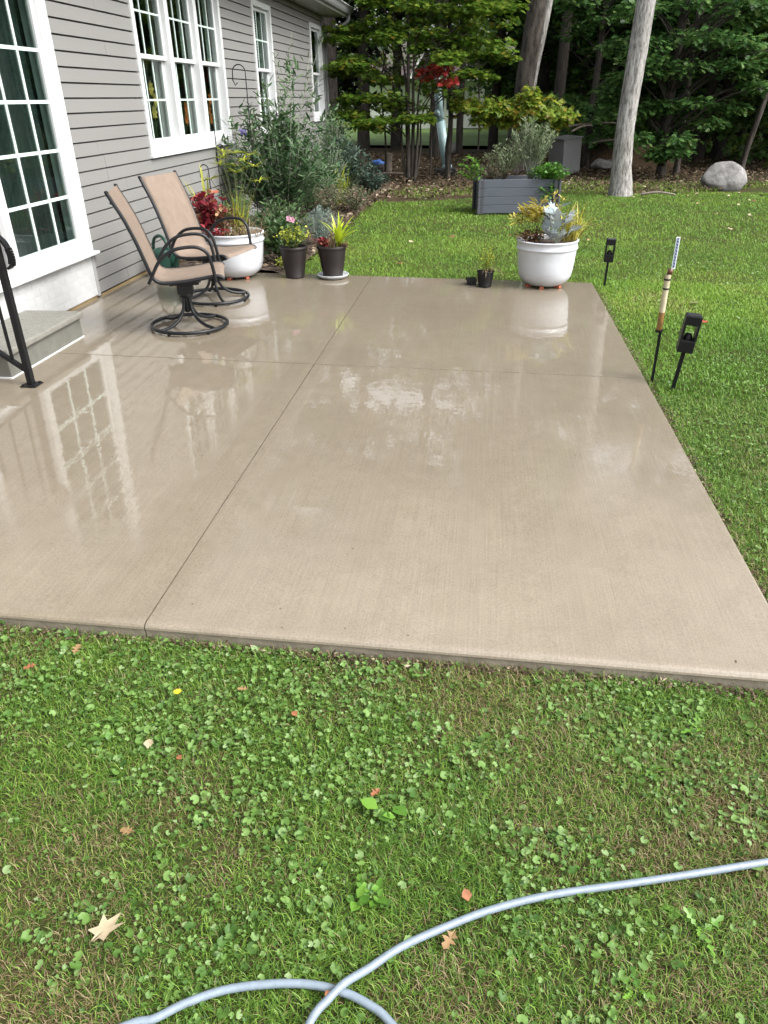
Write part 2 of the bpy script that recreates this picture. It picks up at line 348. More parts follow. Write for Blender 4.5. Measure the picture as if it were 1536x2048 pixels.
class MB:
    def __init__(s): s.v = []; s.f = []
    def box(s, x0, x1, y0, y1, z0, z1):
        k = len(s.v)
        s.v += [(x0,y0,z0),(x1,y0,z0),(x1,y1,z0),(x0,y1,z0),(x0,y0,z1),(x1,y0,z1),(x1,y1,z1),(x0,y1,z1)]
        s.f += [(k,k+3,k+2,k+1),(k+4,k+5,k+6,k+7),(k,k+1,k+5,k+4),(k+1,k+2,k+6,k+5),(k+2,k+3,k+7,k+6),(k+3,k,k+4,k+7)]
        return s
    def hexa(s, pts):
        k = len(s.v); s.v += [tuple(p) for p in pts]
        s.f += [(k,k+3,k+2,k+1),(k+4,k+5,k+6,k+7),(k,k+1,k+5,k+4),(k+1,k+2,k+6,k+5),(k+2,k+3,k+7,k+6),(k+3,k,k+4,k+7)]
        return s
    def bar(s, a, b, w, h):
        a, b = Vector(a), Vector(b); d = (b-a).normalized()
        up = Vector((0,0,1)) if abs(d.z) < .95 else Vector((0,1,0))
        sd_ = d.cross(up).normalized(); u = sd_.cross(d)
        pts = [p + sd_*(i*w/2) + u*(j*h/2) for p in (a, b) for i, j in ((-1,-1),(1,-1),(1,1),(-1,1))]
        return s.hexa(pts)
    def tube(s, pts, r, n=8, closed=False, cap=True):
        pts = [Vector(p) for p in pts]; m = len(pts)
        rs = r if hasattr(r, '__len__') else [r]*m
        k = len(s.v); prev = None
        for i, p in enumerate(pts):
            if closed: d = pts[(i+1) % m]-pts[i-1]
            else: d = pts[min(i+1, m-1)]-pts[max(i-1, 0)]
            d.normalize()
            if prev is None:
                a = Vector((0,0,1)) if abs(d.z) < .9 else Vector((1,0,0))
                nx = d.cross(a).normalized()
            else: nx = (prev - d*prev.dot(d)).normalized()
            prev = nx; ny = d.cross(nx)
            for j in range(n):
                t = 2*PI*j/n
                s.v.append(tuple(p + (nx*math.cos(t)+ny*math.sin(t))*rs[i]))
        for i in range(m if closed else m-1):
            i2 = (i+1) % m
            for j in range(n):
                j2 = (j+1) % n
                s.f.append((k+i*n+j, k+i*n+j2, k+i2*n+j2, k+i2*n+j))
        if cap and not closed:
            s.f.append(tuple(k+j for j in range(n))[::-1]); s.f.append(tuple(k+(m-1)*n+j for j in range(n)))
        return s
    def lathe(s, prof, n=40, c=(0,0,0), cap0=False, cap1=False):
        k = len(s.v)
        for r, z in prof:
            for j in range(n):
                t = 2*PI*j/n; s.v.append((c[0]+r*math.cos(t), c[1]+r*math.sin(t), c[2]+z))
        for i in range(len(prof)-1):
            for j in range(n):
                j2 = (j+1) % n; s.f.append((k+i*n+j, k+i*n+j2, k+(i+1)*n+j2, k+(i+1)*n+j))
        if cap0: s.f.append(tuple(k+j for j in range(n))[::-1])
        if cap1: s.f.append(tuple(k+(len(prof)-1)*n+j for j in range(n)))
        return s
    def extr(s, poly, y0, y1):          # polygon in x,z swept along y
        k = len(s.v); n = len(poly)
        s.v += [(x, y0, z) for x, z in poly] + [(x, y1, z) for x, z in poly]
        for i in range(n):
            j = (i+1) % n; s.f.append((k+i, k+j, k+n+j, k+n+i))
        s.f.append(tuple(k+i for i in range(n))[::-1]); s.f.append(tuple(k+n+i for i in range(n)))
        return s
    def mesh(s, name):
        me = bpy.data.meshes.new(name); me.from_pydata(s.v, [], s.f); me.update(); return me
    def build(s, name, mat, parent=None, smooth=False, bev=0):
        return linkmesh(name, s.mesh(name), mat, parent, smooth, bev)
def smooth_curve(pts, n=6):             # catmull-rom
    P = [Vector(p) for p in pts]; out = []
    for i in range(len(P)-1):
        a, b, c, d = P[max(i-1,0)], P[i], P[i+1], P[min(i+2, len(P)-1)]
        for k in range(n):
            t = k/n
            out.append(.5*((2*b)+(c-a)*t+(2*a-5*b+4*c-d)*t*t+(3*b-a-3*c+d)*t**3))
    out.append(P[-1]); return out

# fast triangle meshes
def trimesh(name, V, F, mat, parent=None, rnd=None, smooth=False):
    me = bpy.data.meshes.new(name); nf = len(F)
    me.vertices.add(len(V)); me.vertices.foreach_set('co', np.asarray(V, np.float32).ravel())
    me.loops.add(nf*3); me.loops.foreach_set('vertex_index', np.asarray(F, np.int32).ravel())
    me.polygons.add(nf); me.polygons.foreach_set('loop_start', np.arange(0, nf*3, 3, dtype=np.int32))
    try: me.polygons.foreach_set('loop_total', np.full(nf, 3, np.int32))
    except Exception: pass
    if smooth: me.polygons.foreach_set('use_smooth', np.ones(nf, bool))
    me.update(calc_edges=True)
    if rnd is not None:
        a = me.attributes.new('rnd', 'FLOAT', 'FACE'); a.data.foreach_set('value', np.asarray(rnd, np.float32))
    return linkmesh(name, me, mat, parent)
def T(v, f): return np.array(v, float), np.array(f, int)
ELL = T([(0,0,0),(-.5,.38,.12),(0,.42,-.03),(.5,.38,.12),(-.34,.74,.05),(0,.74,-.05),(.34,.74,.05),(0,1,-.08)],
        [(0,2,1),(0,3,2),(1,2,5),(1,5,4),(2,3,6),(2,6,5),(4,5,7),(5,6,7)])
ELLS = T([(0,0,0),(-.5,.45,.1),(.5,.45,.1),(0,1,-.08)], [(0,2,1),(1,2,3)])
def _maple():
    v = [(0,.38,-.03)]; lob = [(-.12,0),(-.35,.02),(-.30,.18),(-.62,.34),(-.30,.48),(-.36,.82),(-.14,.66),(0,1.02),(.14,.66),(.36,.82),(.30,.48),(.62,.34),(.30,.18),(.35,.02),(.12,0)]
    v += [(x, y, .10*abs(x)-.05*y*y) for x, y in lob]
    return T(v, [(0, i+1, i) for i in range(1, len(lob))])
MAPLE = _maple()
def _oak():
    lob = [(-.04,0),(-.10,.2),(-.36,.3),(-.12,.42),(-.44,.6),(-.14,.68),(-.24,.88),(0,1),(.24,.88),(.14,.68),(.44,.6),(.12,.42),(.36,.3),(.10,.2),(.04,0)]
    v = [(0,.5,-.03)] + [(x, y, .15*abs(x)-.08*y*y) for x, y in lob]
    return T(v, [(0, i+1, i) for i in range(1, len(lob))])
OAK = _oak()
ROUND = T([(0,.5,-.06)] + [(.5*math.sin(2*PI*k/9)*(1 if k else .2), .5-.5*math.cos(2*PI*k/9)*(1 if k else .75), .04) for k in range(9)], [(0, 1+k, 1+(k+1) % 9) for k in range(9)])
KIDNEY = T([(0,.34,-.10)]+[((.5+.05*math.cos(7*a))*math.sin(a)*(1 if abs(a) > .2 else .3), .46-(.5+.05*math.cos(7*a))*math.cos(a)*(1 if abs(a) > .2 else .25), .06+.05*math.sin(3*a)) for a in [2*PI*(k-6)/13 for k in range(13)]], [(0, 1+k, 1+(k+1) % 13) for k in range(13)])
SPRAY = T([(0,0,0),(-.5,.25,.06),(-.06,.36,0),(-.42,.75,.02),(0,1.05,-.06),(.42,.7,.02),(.06,.36,0),(.5,.3,.06)],
          [(0,2,1),(2,4,3),(2,6,4),(6,5,4),(0,7,6),(0,6,2)])
def nrm(a): return a/np.maximum(np.linalg.norm(a, axis=1, keepdims=True), 1e-9)
def leaf_arrays(tm, pos, D, N, L, Wd=None, rnd=None):
    tv, tf = tm; n = len(pos); L = np.broadcast_to(np.asarray(L, float), (n,)); Wd = L if Wd is None else np.broadcast_to(np.asarray(Wd, float), (n,))
    D = nrm(D); X = nrm(np.cross(D, N)); N2 = np.cross(X, D)
    V = pos[:, None, :] + X[:, None, :]*(tv[None, :, 0:1]*Wd[:, None, None]) + D[:, None, :]*(tv[None, :, 1:2]*L[:, None, None]) + N2[:, None, :]*(tv[None, :, 2:3]*Wd[:, None, None])
    F = tf[None]+(np.arange(n)*len(tv))[:, None, None]
    if rnd is None: rnd = rng.random(n)
    return V.reshape(-1, 3), F.reshape(-1, 3), np.repeat(rnd, len(tf))
def merge(parts):
    V = []; F = []; R = []; k = 0
    for v, f, r in parts: V.append(v); F.append(f+k); R.append(r); k += len(v)
    return np.concatenate(V), np.concatenate(F), np.concatenate(R)
def rvec(n): return nrm(rng.normal(size=(n, 3)))
def leaves(name, mat, parent, tm, pos, D, N, L, Wd=None, rnd=None):
    v, f, r = leaf_arrays(tm, pos, D, N, L, Wd, rnd); return trimesh(name, v, f, mat, parent, r)
def strap(p0, az, L, W, rise=1.0, droop=.8, n=6, twist=0):      # arching strap leaf as triangles
    d = np.array([math.cos(az), math.sin(az), 0]); side = np.array([-math.sin(az), math.cos(az), 0])
    V = []; p = np.array(p0, float); ang = rise
    for i in range(n+1):
        t = i/n; w = W*min(1, 3*t+.45)*(1-t**2.2)+.0008
        V += [p-side*w/2+np.array([0,0,w*.18]), p.copy(), p+side*w/2+np.array([0,0,w*.18])]
        p = p+(d*math.cos(ang)+np.array([0,0,1])*math.sin(ang))*L/n; ang -= droop*2/n*(.3+t)
    F = []
    for i in range(n):
        a = i*3
        F += [(a,a+1,a+4),(a,a+4,a+3),(a+1,a+2,a+5),(a+1,a+5,a+4)]
    return np.array(V), np.array(F)
def strap_tuft(name, mat, parent, items):
    parts = []
    for it in items:
        v, f = strap(*it); parts.append((v, f, np.full(len(f), rng.random())))
    v, f, r = merge(parts); return trimesh(name, v, f, mat, parent, r)
def vnoise(x, y, sc_, seed=0):          # value noise
    g = np.random.default_rng(seed).random((64, 64)); xs = np.asarray(x)*sc_; ys = np.asarray(y)*sc_
    xi = np.floor(xs).astype(int); yi = np.floor(ys).astype(int); fx = xs-xi; fy = ys-yi
    fx = fx*fx*(3-2*fx); fy = fy*fy*(3-2*fy); q = lambda a, b: g[a % 64, b % 64]
    return (q(xi,yi)*(1-fx)+q(xi+1,yi)*fx)*(1-fy)+(q(xi,yi+1)*(1-fx)+q(xi+1,yi+1)*fx)*fy
def fbm(x, y, sc_, seed=0): return .55*vnoise(x,y,sc_,seed)+.3*vnoise(x,y,sc_*2.1,seed+1)+.15*vnoise(x,y,sc_*4.3,seed+2)

def patio_z(x): return -S*x
def lawn_z(x, y):
    x = np.asarray(x, float); y = np.asarray(y, float)
    t = np.clip((y-1.9)/1.6, 0, 1); t = t*t*(3-2*t)
    return -S*np.clip(x, -4.5, 6)-.030-.026*(1-t)
PX0, PX1, PY0, PY1, JX, JY = -3.44, 1.10, 1.925, 7.69, -1.10, 4.815
XW = -3.44

# ------------------------------------------------------------------ ground
def sheet(name, x0, x1, y0, y1, nx, ny, zf, mat, kind='structure'):
    xs = np.linspace(x0, x1, nx); ys = np.linspace(y0, y1, ny); X, Y = np.meshgrid(xs, ys)
    V = np.stack([X.ravel(), Y.ravel(), zf(X, Y).ravel()], 1); F = []
    I = (np.arange(ny-1)[:, None]*nx+np.arange(nx-1)[None]).ravel()
    F = np.concatenate([np.stack([I, I+1, I+nx+1], 1), np.stack([I, I+nx+1, I+nx], 1)])
    o = trimesh(name, V, F, mat, None, None, True); tag(o, kind=kind); return o
sheet('ground', -400, 400, -300, 600, 12, 12, lambda x, y: x*0-.45, 'ground')
def lawn_edge(x): return 14.3+.42*np.clip(x+2, -3, 8)+.25*np.sin(x*1.3)-.25
def lz2(x, y):
    return lawn_z(x, y)-.012+.01*(fbm(x, y, 1.3, 3)-.5)
xs = np.linspace(-4.4, 16, 120); ts = np.linspace(0, 1, 120)
Xg, Tg = np.meshgrid(xs, ts); Yg = -4+Tg*(lawn_edge(Xg)+4)
Vl = np.stack([Xg.ravel(), Yg.ravel(), lz2(Xg, Yg).ravel()], 1); I = (np.arange(119)[:, None]*120+np.arange(119)[None]).ravel()
tag(trimesh('lawn', Vl, np.concatenate([np.stack([I, I+1, I+121], 1), np.stack([I, I+121, I+120], 1)]), 'lawn', None, None, True), kind='structure')
sheet('woodland_floor', -45, 50, 13, 75, 160, 120, lambda x, y: lawn_z(x, y)-.03+.12*(fbm(x, y, .25, 9)-.45)*np.clip((y-17)/8, 0, 1)+np.clip((y-24)/14, 0, 1)*.2*np.clip((x-2)/6, 0, 1), 'litter_floor')
sheet('far_lawn', -30, 12, 30, 60, 10, 10, lambda x, y: lawn_z(x, y)+.075, 'far_lawn')
sheet('added_backdrop_hill', -160, 180, 66, 180, 40, 20, lambda x, y: -1+np.clip((y-66)/60, 0, 1)*9+2*fbm(x, y, .03, 4), 'ground')  # added rise behind the wood, blocks low sky to keep the background dark
sheet('garden_bed', XW+.02, -1.95, 7.75, 17.0, 30, 90, lambda x, y: lawn_z(x, y)+.03+.03*fbm(x, y, 3, 5)-.07*np.clip((x+2.15)/.2, 0, 1), 'bed_soil')

# ------------------------------------------------------------------ patio: four cast slabs with rounded edges
patio = tag(bpy.data.objects.new('patio', None), kind='structure'); COL.objects.link(patio)
def slab(x0, x1, y0, y1, front, right, back):
    g = .0026; r = .008
    ex0, ex1 = x0+(g if x0 > PX0 else 0), x1-(g if x1 < PX1 else 0)
    gy = .0038; ey0, ey1 = y0+(gy if y0 > PY0 else 0), y1-(gy if y1 < PY1 else 0)
    # concentric outlines: (inset, drop)
    def rings(rad, steps):
        return [(rad*(1-math.sin(a)), rad*(1-math.cos(a))) for a in [PI/2*i/steps for i in range(steps+1)]]
    prof = rings(1, 4); V = []; F = []
    rf = .030 if front else .0012; rR = .016 if right else .0012; rb = .016 if back else .0012; rl = .0012
    ctr = []
    for ins, drp in [(1.0, 0.0)]+prof[1:]:
        xa, xb, ya, yb = ex0+rl*ins, ex1-rR*ins, ey0+rf*ins, ey1-rb*ins
        for (x, y, rd) in ((xa, ya, max(rl, rf)), (xb, ya, max(rR, rf)), (xb, yb, max(rR, rb)), (xa, yb, max(rl, rb))):
            dz = drp*(rf if False else 0)
            V.append((x, y, patio_z(x)))
    m = len(prof)
    # drops handled per side: average is fine at this size
    for i in range(m):
        drp = prof[i][1]
        for j in range(4):
            x, y, z = V[i*4+j]; V[i*4+j] = (x, y, z-drp*(.020 if (front and j in (0, 1)) else .014 if ((right and j in (1, 2)) or (back and j in (2, 3))) else .0015))
    F.append((0, 1, 2, 3))
    for i in range(m-1):
        for j in range(4):
            k = (j+1) % 4; F.append((i*4+j, (i+1)*4+j, (i+1)*4+k, i*4+k))
    me = bpy.data.meshes.new('slab'); me.from_pydata(V, [], F); me.update()
    o = linkmesh('slab', me, 'concrete', patio)
    # form-cast side below the rounded lip, set back a little
    b = MB(); s0 = .005 if front else 0; s1 = .003 if right else 0; s2 = .003 if back else 0
    pts = [(ex0, ey0+s0), (ex1-s1, ey0+s0), (ex1-s1, ey1-s2), (ex0, ey1-s2)]
    b.hexa([(x, y, patio_z(x)-.16) for x, y in pts]+[(x, y, patio_z(x)-.0165) for x, y in pts])
    b.build('slab_side', 'slab_side', o)
slab(PX0, JX, PY0, JY, 1, 0, 0); slab(JX, PX1, PY0, JY, 1, 1, 0)
slab(PX0, JX, JY, PY1, 0, 0, 1); slab(JX, PX1, JY, PY1, 0, 1, 1)
jb = MB()
jb.hexa([(JX-.004, PY0+.02, patio_z(JX)-.03), (JX+.004, PY0+.02, patio_z(JX)-.03), (JX+.004, PY1-.02, patio_z(JX)-.03), (JX-.004, PY1-.02, patio_z(JX)-.03),
         (JX-.004, PY0+.02, patio_z(JX)-.009), (JX+.004, PY0+.02, patio_z(JX)-.009), (JX+.004, PY1-.02, patio_z(JX)-.009), (JX-.004, PY1-.02, patio_z(JX)-.009)])
jb.build('joint_filler', 'joint', patio)
jc = MB(); x0_, x1_ = PX0+.01, PX1-.03
jc.hexa([(x0_, JY-.006, patio_z(x0_)-.03), (x1_, JY-.004, patio_z(x1_)-.03), (x1_, JY+.004, patio_z(x1_)-.03), (x0_, JY+.004, patio_z(x0_)-.03),
         (x0_, JY-.004, patio_z(x0_)-.0105), (x1_, JY-.004, patio_z(x1_)-.0105), (x1_, JY+.004, patio_z(x1_)-.0105), (x0_, JY+.004, patio_z(x0_)-.0105)])
jc.build('joint_filler', 'joint', patio)

# ------------------------------------------------------------------ house
house = thing('house', 'house wall of grey lap siding with white windows along the wet patio', 'house', (0, 0, 0))
def hp(name, mb, mat, bev=0, smooth=False, parent=None): return mb.build(name, mat, parent or house, smooth, bev)
YA, YB, ZT = -1.5, 17.58, 3.06
OPEN = [(4.42, 6.475, -1, 2.85), (8.08, 10.83, 1.12, 2.86), (12.34, 13.40, 1.14, 2.86), (16.28, 17.39, 1.24, 2.87)]
def cuts(y0, y1, z0, z1):               # pieces of a strip that are not openings
    P = [(y0, y1, z0, z1)]
    for (a, b, c, d) in OPEN:
        Q = []
        for (p, q, r, s_) in P:
            if b <= p or a >= q or d <= r+.004 or c >= s_-.004: Q.append((p, q, r, s_)); continue
            if p < a: Q.append((p, a, r, s_))
            if q > b: Q.append((b, q, r, s_))
            if r < c-.01: Q.append((max(p, a), min(q, b), r, c))
            if s_ > d+.01: Q.append((max(p, a), min(q, b), d, s_))
        P = Q
    return P
EXPO = .1107; Z0 = .090
k = 0
while Z0+EXPO*k < ZT-.01:
    za = Z0+EXPO*k; zb = min(za+EXPO, ZT)
    segs = []
    for (p, q, r, s_) in cuts(YA, YB-.06, za, zb):
        cut = p+random.uniform(.4, 3.4)
        while q-cut > .5: segs.append((p, cut-.0012, r, s_)); p = cut+.0012; cut += random.uniform(2.4, 3.6)
        segs.append((p, q, r, s_))
    for (p, q, r, s_) in segs:
        ox = lambda z: XW+.018-.010*(z-za)/EXPO
        wob = random.uniform(-.0012, .0012); top = min(s_, zb-.0125)      # open shadow slot under the next board
        if top-r < .004: continue
        b = MB().hexa([(XW-.012, p, r), (ox(r)+wob, p, r), (ox(r)+wob, q, r), (XW-.012, q, r),
                       (XW-.012, p, top), (ox(top), p, top), (ox(top), q, top), (XW-.012, q, top)])
        b.build('siding_board', 'siding', house)
    k += 1
wb = MB()
for (p, q, r, s_) in cuts(YA, YB, 0.0, 3.3): wb.box(XW-.14, XW-.0125, p, q, r, s_)
hp('wall', wb, 'dark_room')
hp('end_wall', MB().box(-11, XW-.15, YB-.12, YB, 0, 3.3), 'siding')
hp('sill_board', MB().box(XW-.01, XW+.012, 6.50, YB, .02, .072), 'wood_sill')
hp('corner_post', MB().box(XW-.07, XW+.026, YB-.055, YB+.012, .06, ZT), 'corner', .003)
room = MB().box(-8.0, -7.9, -1.4, 17.4, 0, 3.2).box(-7.9, XW-.15, -1.4, 17.4, -.02, .30).box(-7.9, XW-.15, -1.4, 17.4, 3.0, 3.1).box(-7.9, XW-.15, -1.5, -1.4, 0, 3.2)
room.box(-7.9, XW-.3, 11.4, 11.5, .3, 3.0).box(-7.9, XW-.3, 7.2, 7.3, .3, 3.0)
hp('interior_room', room, 'dark_room')
# eaves
EO = -2.98
hp('soffit', MB().box(XW+.0, EO-.02, YA, 17.95, ZT, ZT+.015), 'soffit')
hp('fascia', MB().box(EO-.02, EO, YA, 17.97, ZT-.004, ZT+.16), 'white')
gp = [(EO+.002, .15), (EO+.002, .03), (EO+.075, .03), (EO+.09, .06), (EO+.10, .12), (EO+.125, .15), (EO+.118, .152), (EO+.092, .122), (EO+.08, .066), (EO+.07, .04), (EO+.012, .04), (EO+.012, .15)]
hp('gutter', MB().extr([(x, ZT+z) for x, z in gp], YA, 17.99), 'gutter')
hp('gutter_lip', MB().box(EO+.105, EO+.13, YA, 18.0, ZT+.153, ZT+.163), 'white')
rf = MB().hexa([(-8.5, YA, 5.6), (EO+.05, YA, ZT+.165), (EO+.05, 18.1, ZT+.165), (-8.5, 18.1, 5.6), (-8.5, YA, 5.7), (EO+.05, YA, ZT+.19), (EO+.05, 18.1, ZT+.19), (-8.5, 18.1, 5.7)])
hp('roof', rf, 'roof')
ds = MB().tube(smooth_curve([(EO+.05, 17.86, ZT+.04), (EO+.04, 17.84, ZT-.07), (EO-.06, 17.80, ZT-.14), (-3.25, 17.70, ZT-.22), (-3.385, 17.66, ZT-.28), (-3.40, 17.65, ZT-.45)], 4), .038, 8)
ds.tube([(-3.40, 17.65, ZT-.45), (-3.40, 17.65, .15), (-3.36, 17.65, .06), (-3.25, 17.66, .04)], .036, 8)
hp('downspout', ds, 'gutter', smooth=True)

def window(y0, y1, z0, z1, units, meet, grilles=True, gl='glass', lab=None):
    win = bpy.data.objects.new('window', None); COL.objects.link(win); win.parent = house
    if lab: win['label'] = lab
    c = .07; xo = XW+.030; xi = XW-.10
    m = MB()
    m.box(xi, xo, y0, y0+c, z0, z1).box(xi, xo, y1-c, y1, z0, z1)
    m.box(xi, xo-.002, y0+c, y1-c, z1-c, z1-.001)
    m.box(xi, xo+.008, y0+c, y1-c, z0+.001, z0+.045)
    m.box(xi, xo-.012, y0+c, y1-c, z0+.045, z0+.075)
    m.build('casing', 'white', win, False, .004)
    m = MB().box(xi, xo+.014, y0-.02, y1+.02, z0-.03, z0-.001); m.build('sill', 'white', win, False, .003)
    mu = .10; W_ = (y1-y0-2*c-(units-1)*mu)/units
    for i in range(units):
        a = y0+c+i*(W_+mu); b = a+W_
        if i: MB().box(xi, xo-.004, a-mu, a, z0+.075, z1-c).build('mullion', 'white', win, False, .006)
        st = .045
        for (s0, s1, xs, tp) in ((meet-.02, z1-c, XW-.025, 1), (z0+.075, meet+.02, XW-.065, 0)):
            s = MB(); th = .034
            s.box(xs-th, xs, a, a+st, s0, s1).box(xs-th, xs, b-st, b, s0, s1)
            s.box(xs-th, xs-.001, a+st, b-st, s1-st, s1).box(xs-th, xs-.001, a+st, b-st, s0, s0+(.042 if tp else .06))
            s.build('sash', 'white', win, False, .004)
            ga, gb, gc, gd = a+st, b-st, s0+(.042 if tp else .06), s1-st
            MB().box(xs-.020, xs-.014, ga, gb, gc, gd).build('pane', gl, win)
            if grilles:
                for q in (1, 2):
                    yy = ga+(gb-ga)*q/3; MB().box(xs-.013, xs-.006, yy-.009, yy+.009, gc, gd).build('grille_bar', 'grille', win)
                zz = (gc+gd)/2; MB().box(xs-.0125, xs-.0055, ga, gb, zz-.009, zz+.009).build('grille_bar', 'grille', win)
    return win
window(8.08, 10.83, 1.12, 2.86, 3, 2.0, lab='triple double-hung window with white grilles')
window(12.34, 13.40, 1.14, 2.86, 1, 2.0, lab='single double-hung window behind the shrubs')
window(16.28, 17.39, 1.24, 2.87, 1, 2.04, False, lab='dark screened window without grilles near the corner')

# patio door: fixed panel with grilles at the right, sliding panel and screen at the left
door = bpy.data.objects.new('patio_door', None); COL.objects.link(door); door.parent = house
y0, y1 = 4.42, 6.475; xo = XW+.030
MB().box(XW-.12, xo, y1-.10, y1, .455, 2.85).box(XW-.12, xo, y0, y0+.1, .455, 2.85).box(XW-.12, xo-.002, y0+.1, y1-.1, 2.75, 2.849).build('casing', 'white', door, False, .004)
MB().box(XW-.12, xo-.006, y1-.13, y1-.10, .50, 2.75).build('jamb_strip', 'white', door, False, .003)
MB().box(XW-.14, XW+.075, y0-.05, y1+.025, .432, .455).build('sill', 'white', door, False, .003)
MB().box(XW-.12, XW+.05, y0+.1, y1-.1, .4555, .485).box(XW-.12, XW+.022, y0+.1, y1-.1, .485, .51).build('threshold', 'white', door, False, .003)
gy0, gy1 = 5.39, 6.295
MB().box(XW-.035, XW+.004, gy0-.09, gy0, .51, 2.75).box(XW-.035, XW+.004, gy1, gy1+.05, .51, 2.75).box(XW-.035, XW+.003, gy0, gy1, .51, .585).box(XW-.035, XW+.003, gy0, gy1, 2.66, 2.75).build('fixed_panel_frame', 'white', door, False, .005)
MB().box(XW-.024, XW-.018, gy0, gy1, .585, 2.66).build('pane', 'dglass', door)
for yy in (5.698, 6.003): MB().box(XW-.017, XW-.009, yy-.012, yy+.012, .585, 2.66).build('grille_bar', 'grille', door)
for i in range(6):
    zz = .918+.346*i
    if zz < 2.65: MB().box(XW-.0165, XW-.0085, gy0, gy1, zz-.012, zz+.012).build('grille_bar', 'grille', door)
MB().box(XW-.09, XW-.045, 5.22, 5.30, .50, 2.75).box(XW-.09, XW-.045, 4.52, 4.60, .50, 2.75).box(XW-.09, XW-.046, 4.60, 5.22, .50, .62).box(XW-.09, XW-.046, 4.60, 5.22, 2.6, 2.75).build('sliding_panel_frame', 'white', door, False, .005)
MB().box(XW-.075, XW-.068, 4.60, 5.22, .62, 2.6).build('pane', 'dglass', door)
MB().box(XW-.034, XW-.008, 5.255, 5.30, .51, 2.75).box(XW-.034, XW-.008, 4.52, 4.56, .51, 2.75).box(XW-.034, XW-.009, 4.56, 5.255, .51, .55).build('screen_frame', 'track', door, False, .003)
MB().box(XW-.024, XW-.020, 4.56, 5.255, .55, 2.75).build('screen', 'screen', door)
# white brick-faced skirt under the door
skirt = MB().box(XW-.013, XW+.018, 3.2, 6.425, .085, .43).build('skirt_panel', 'white_mason', house)
bm_ = MB().box(0, .0018, -.095, .095, -.0275, .0275).mesh('brick')
for i in range(5):
    z = .117+.066*i
    for j in range(-1, 17):
        y = 3.32+j*.2+(.1 if i % 2 else 0)
        if 3.3 < y < 6.33:
            o = linkmesh('brick', bm_, 'white_mason', skirt); o.location = (XW+.018, y, z+random.uniform(-.001, .001))
MB().box(XW-.01, XW+.022, 6.425, 6.475, .07, .432).build('skirt_trim', 'corner', house, False, .002)
MB().box(XW-.01, XW+.006, 3.2, 6.425, .03, .083).build('skirt_base', 'wood_sill', house)

# step and rail
step = thing('concrete_step', 'grey precast concrete step below the white patio door', 'step', (0, 0, 0))
sx0, sx1, sy0, sy1 = XW+.03, -2.975, 4.265, 5.235; zs = .238
MB().box(sx0, sx1, sy0, sy1, patio_z(-3.2)-.05, zs-.045).build('riser', 'step', step, False, .004)
MB().box(sx0, sx1+.028, sy0-.02, sy1+.02, zs-.045, zs).build('tread', 'tread', step, False, .012)
bumps = MB()
for i in range(9):
    for j in range(22):
        x = sx0+.05+i*.045; y = sy0+.03+j*.043+(.02 if i % 2 else 0)
        if x < sx1-.05 and y < sy1-.02: bumps.lathe([(.010, 0), (.006, .0025), (.0005, .003)], 6, (x, y, zs-.0005))
bumps.build('tread_grip', 'tread', step)['kind'] = 'stuff'
MB().box(sx1-.002, sx1+.010, sy0-.012, sy1, .046, .056).box(sx0, sx1-.002, sy0-.012, sy0-.0005, .046, .058).build('caulk_line', 'white', step)

rail = thing('hand_rail', 'black metal hand rail bolted to the patio beside the concrete step', 'railing', (-2.78, 4.16, patio_z(-2.78)))
MB().box(-.019, .019, -.019, .019, 0, .86).build('post', 'black_metal', rail, False, .003)
b = MB().box(-.05, .05, -.05, .05, .0005, .008)
for i in (-1, 1):
    for j in (-1, 1): b.lathe([(.009, 0), (.009, .008), (.002, .010)], 8, (i*.036, j*.036, .008), cap1=True)
b.build('base_plate', 'black_metal', rail)
b = MB()
pts = smooth_curve([(-.9, 0, 1.42), (-.45, 0, 1.17), (-.12, 0, .985), (-.01, 0, .915), (.05, 0, .865), (.075, 0, .80), (.07, 0, .735), (.045, 0, .715)], 5)
for p, q in zip(pts[:-1], pts[1:]): b.bar(p, q, .042, .014)
b.build('cap_rail', 'black_metal', rail)
MB().bar((.0, 0, .09+.0), (-.9, 0, .09+.66), .03, .022).build('bottom_rail', 'black_metal', rail)
for i in range(6):
    x = -.085-.13*i; MB().box(x-.0075, x+.0075, -.0075, .0075, .10-.733*x, .86-.56*x+.09).build('baluster', 'black_metal', rail)
# things inside the windows
def curtain(y0, y1, x, z0, z1, mat, lab, grp=None):
    m = MB(); n = int((y1-y0)/.018)+1; V = []
    for i in range(n):
        y = y0+(y1-y0)*i/(n-1); xx = x+.02*math.sin(i*1.15)+.006*math.sin(i*.37)
        m.v += [(xx, y, z0), (xx, y, z1), (xx-.004, y, z1), (xx-.004, y, z0)]
    for i in range(n-1):
        a = i*4; m.f += [(a, a+4, a+5, a+1), (a+2, a+6, a+7, a+3), (a+1, a+5, a+6, a+2), (a+3, a+7, a+4, a)]
    m.f += [(0, 1, 2, 3), ((n-1)*4+3, (n-1)*4+2, (n-1)*4+1, (n-1)*4)]
    o = m.build('curtain', mat); tag(o, lab, 'curtain', grp); return o
curtain(8.90, 9.14, XW-.15, .9, 2.9, 'curtain', 'grey pleated curtain behind the window with yellow flowers')
curtain(9.80, 10.04, XW-.15, .9, 2.9, 'curtain', 'grey pleated curtain behind the middle unit of the triple window')
curtain(10.70, 10.94, XW-.15, .9, 2.9, 'curtain', 'grey pleated curtain behind the farthest unit of the triple window')
curtain(13.25, 13.6, XW-.15, .9, 2.9, 'curtain', 'grey pleated curtain inside the single window behind the shrubs')
curtain(5.2, 6.45, XW-.15, .5, 2.8, 'drape', 'dark green-grey pleated drape drawn behind the patio door glass')
bl = thing('window_blind', 'white slatted blind half lowered inside the single window', 'blind', (XW-.16, 12.86, 2.16))
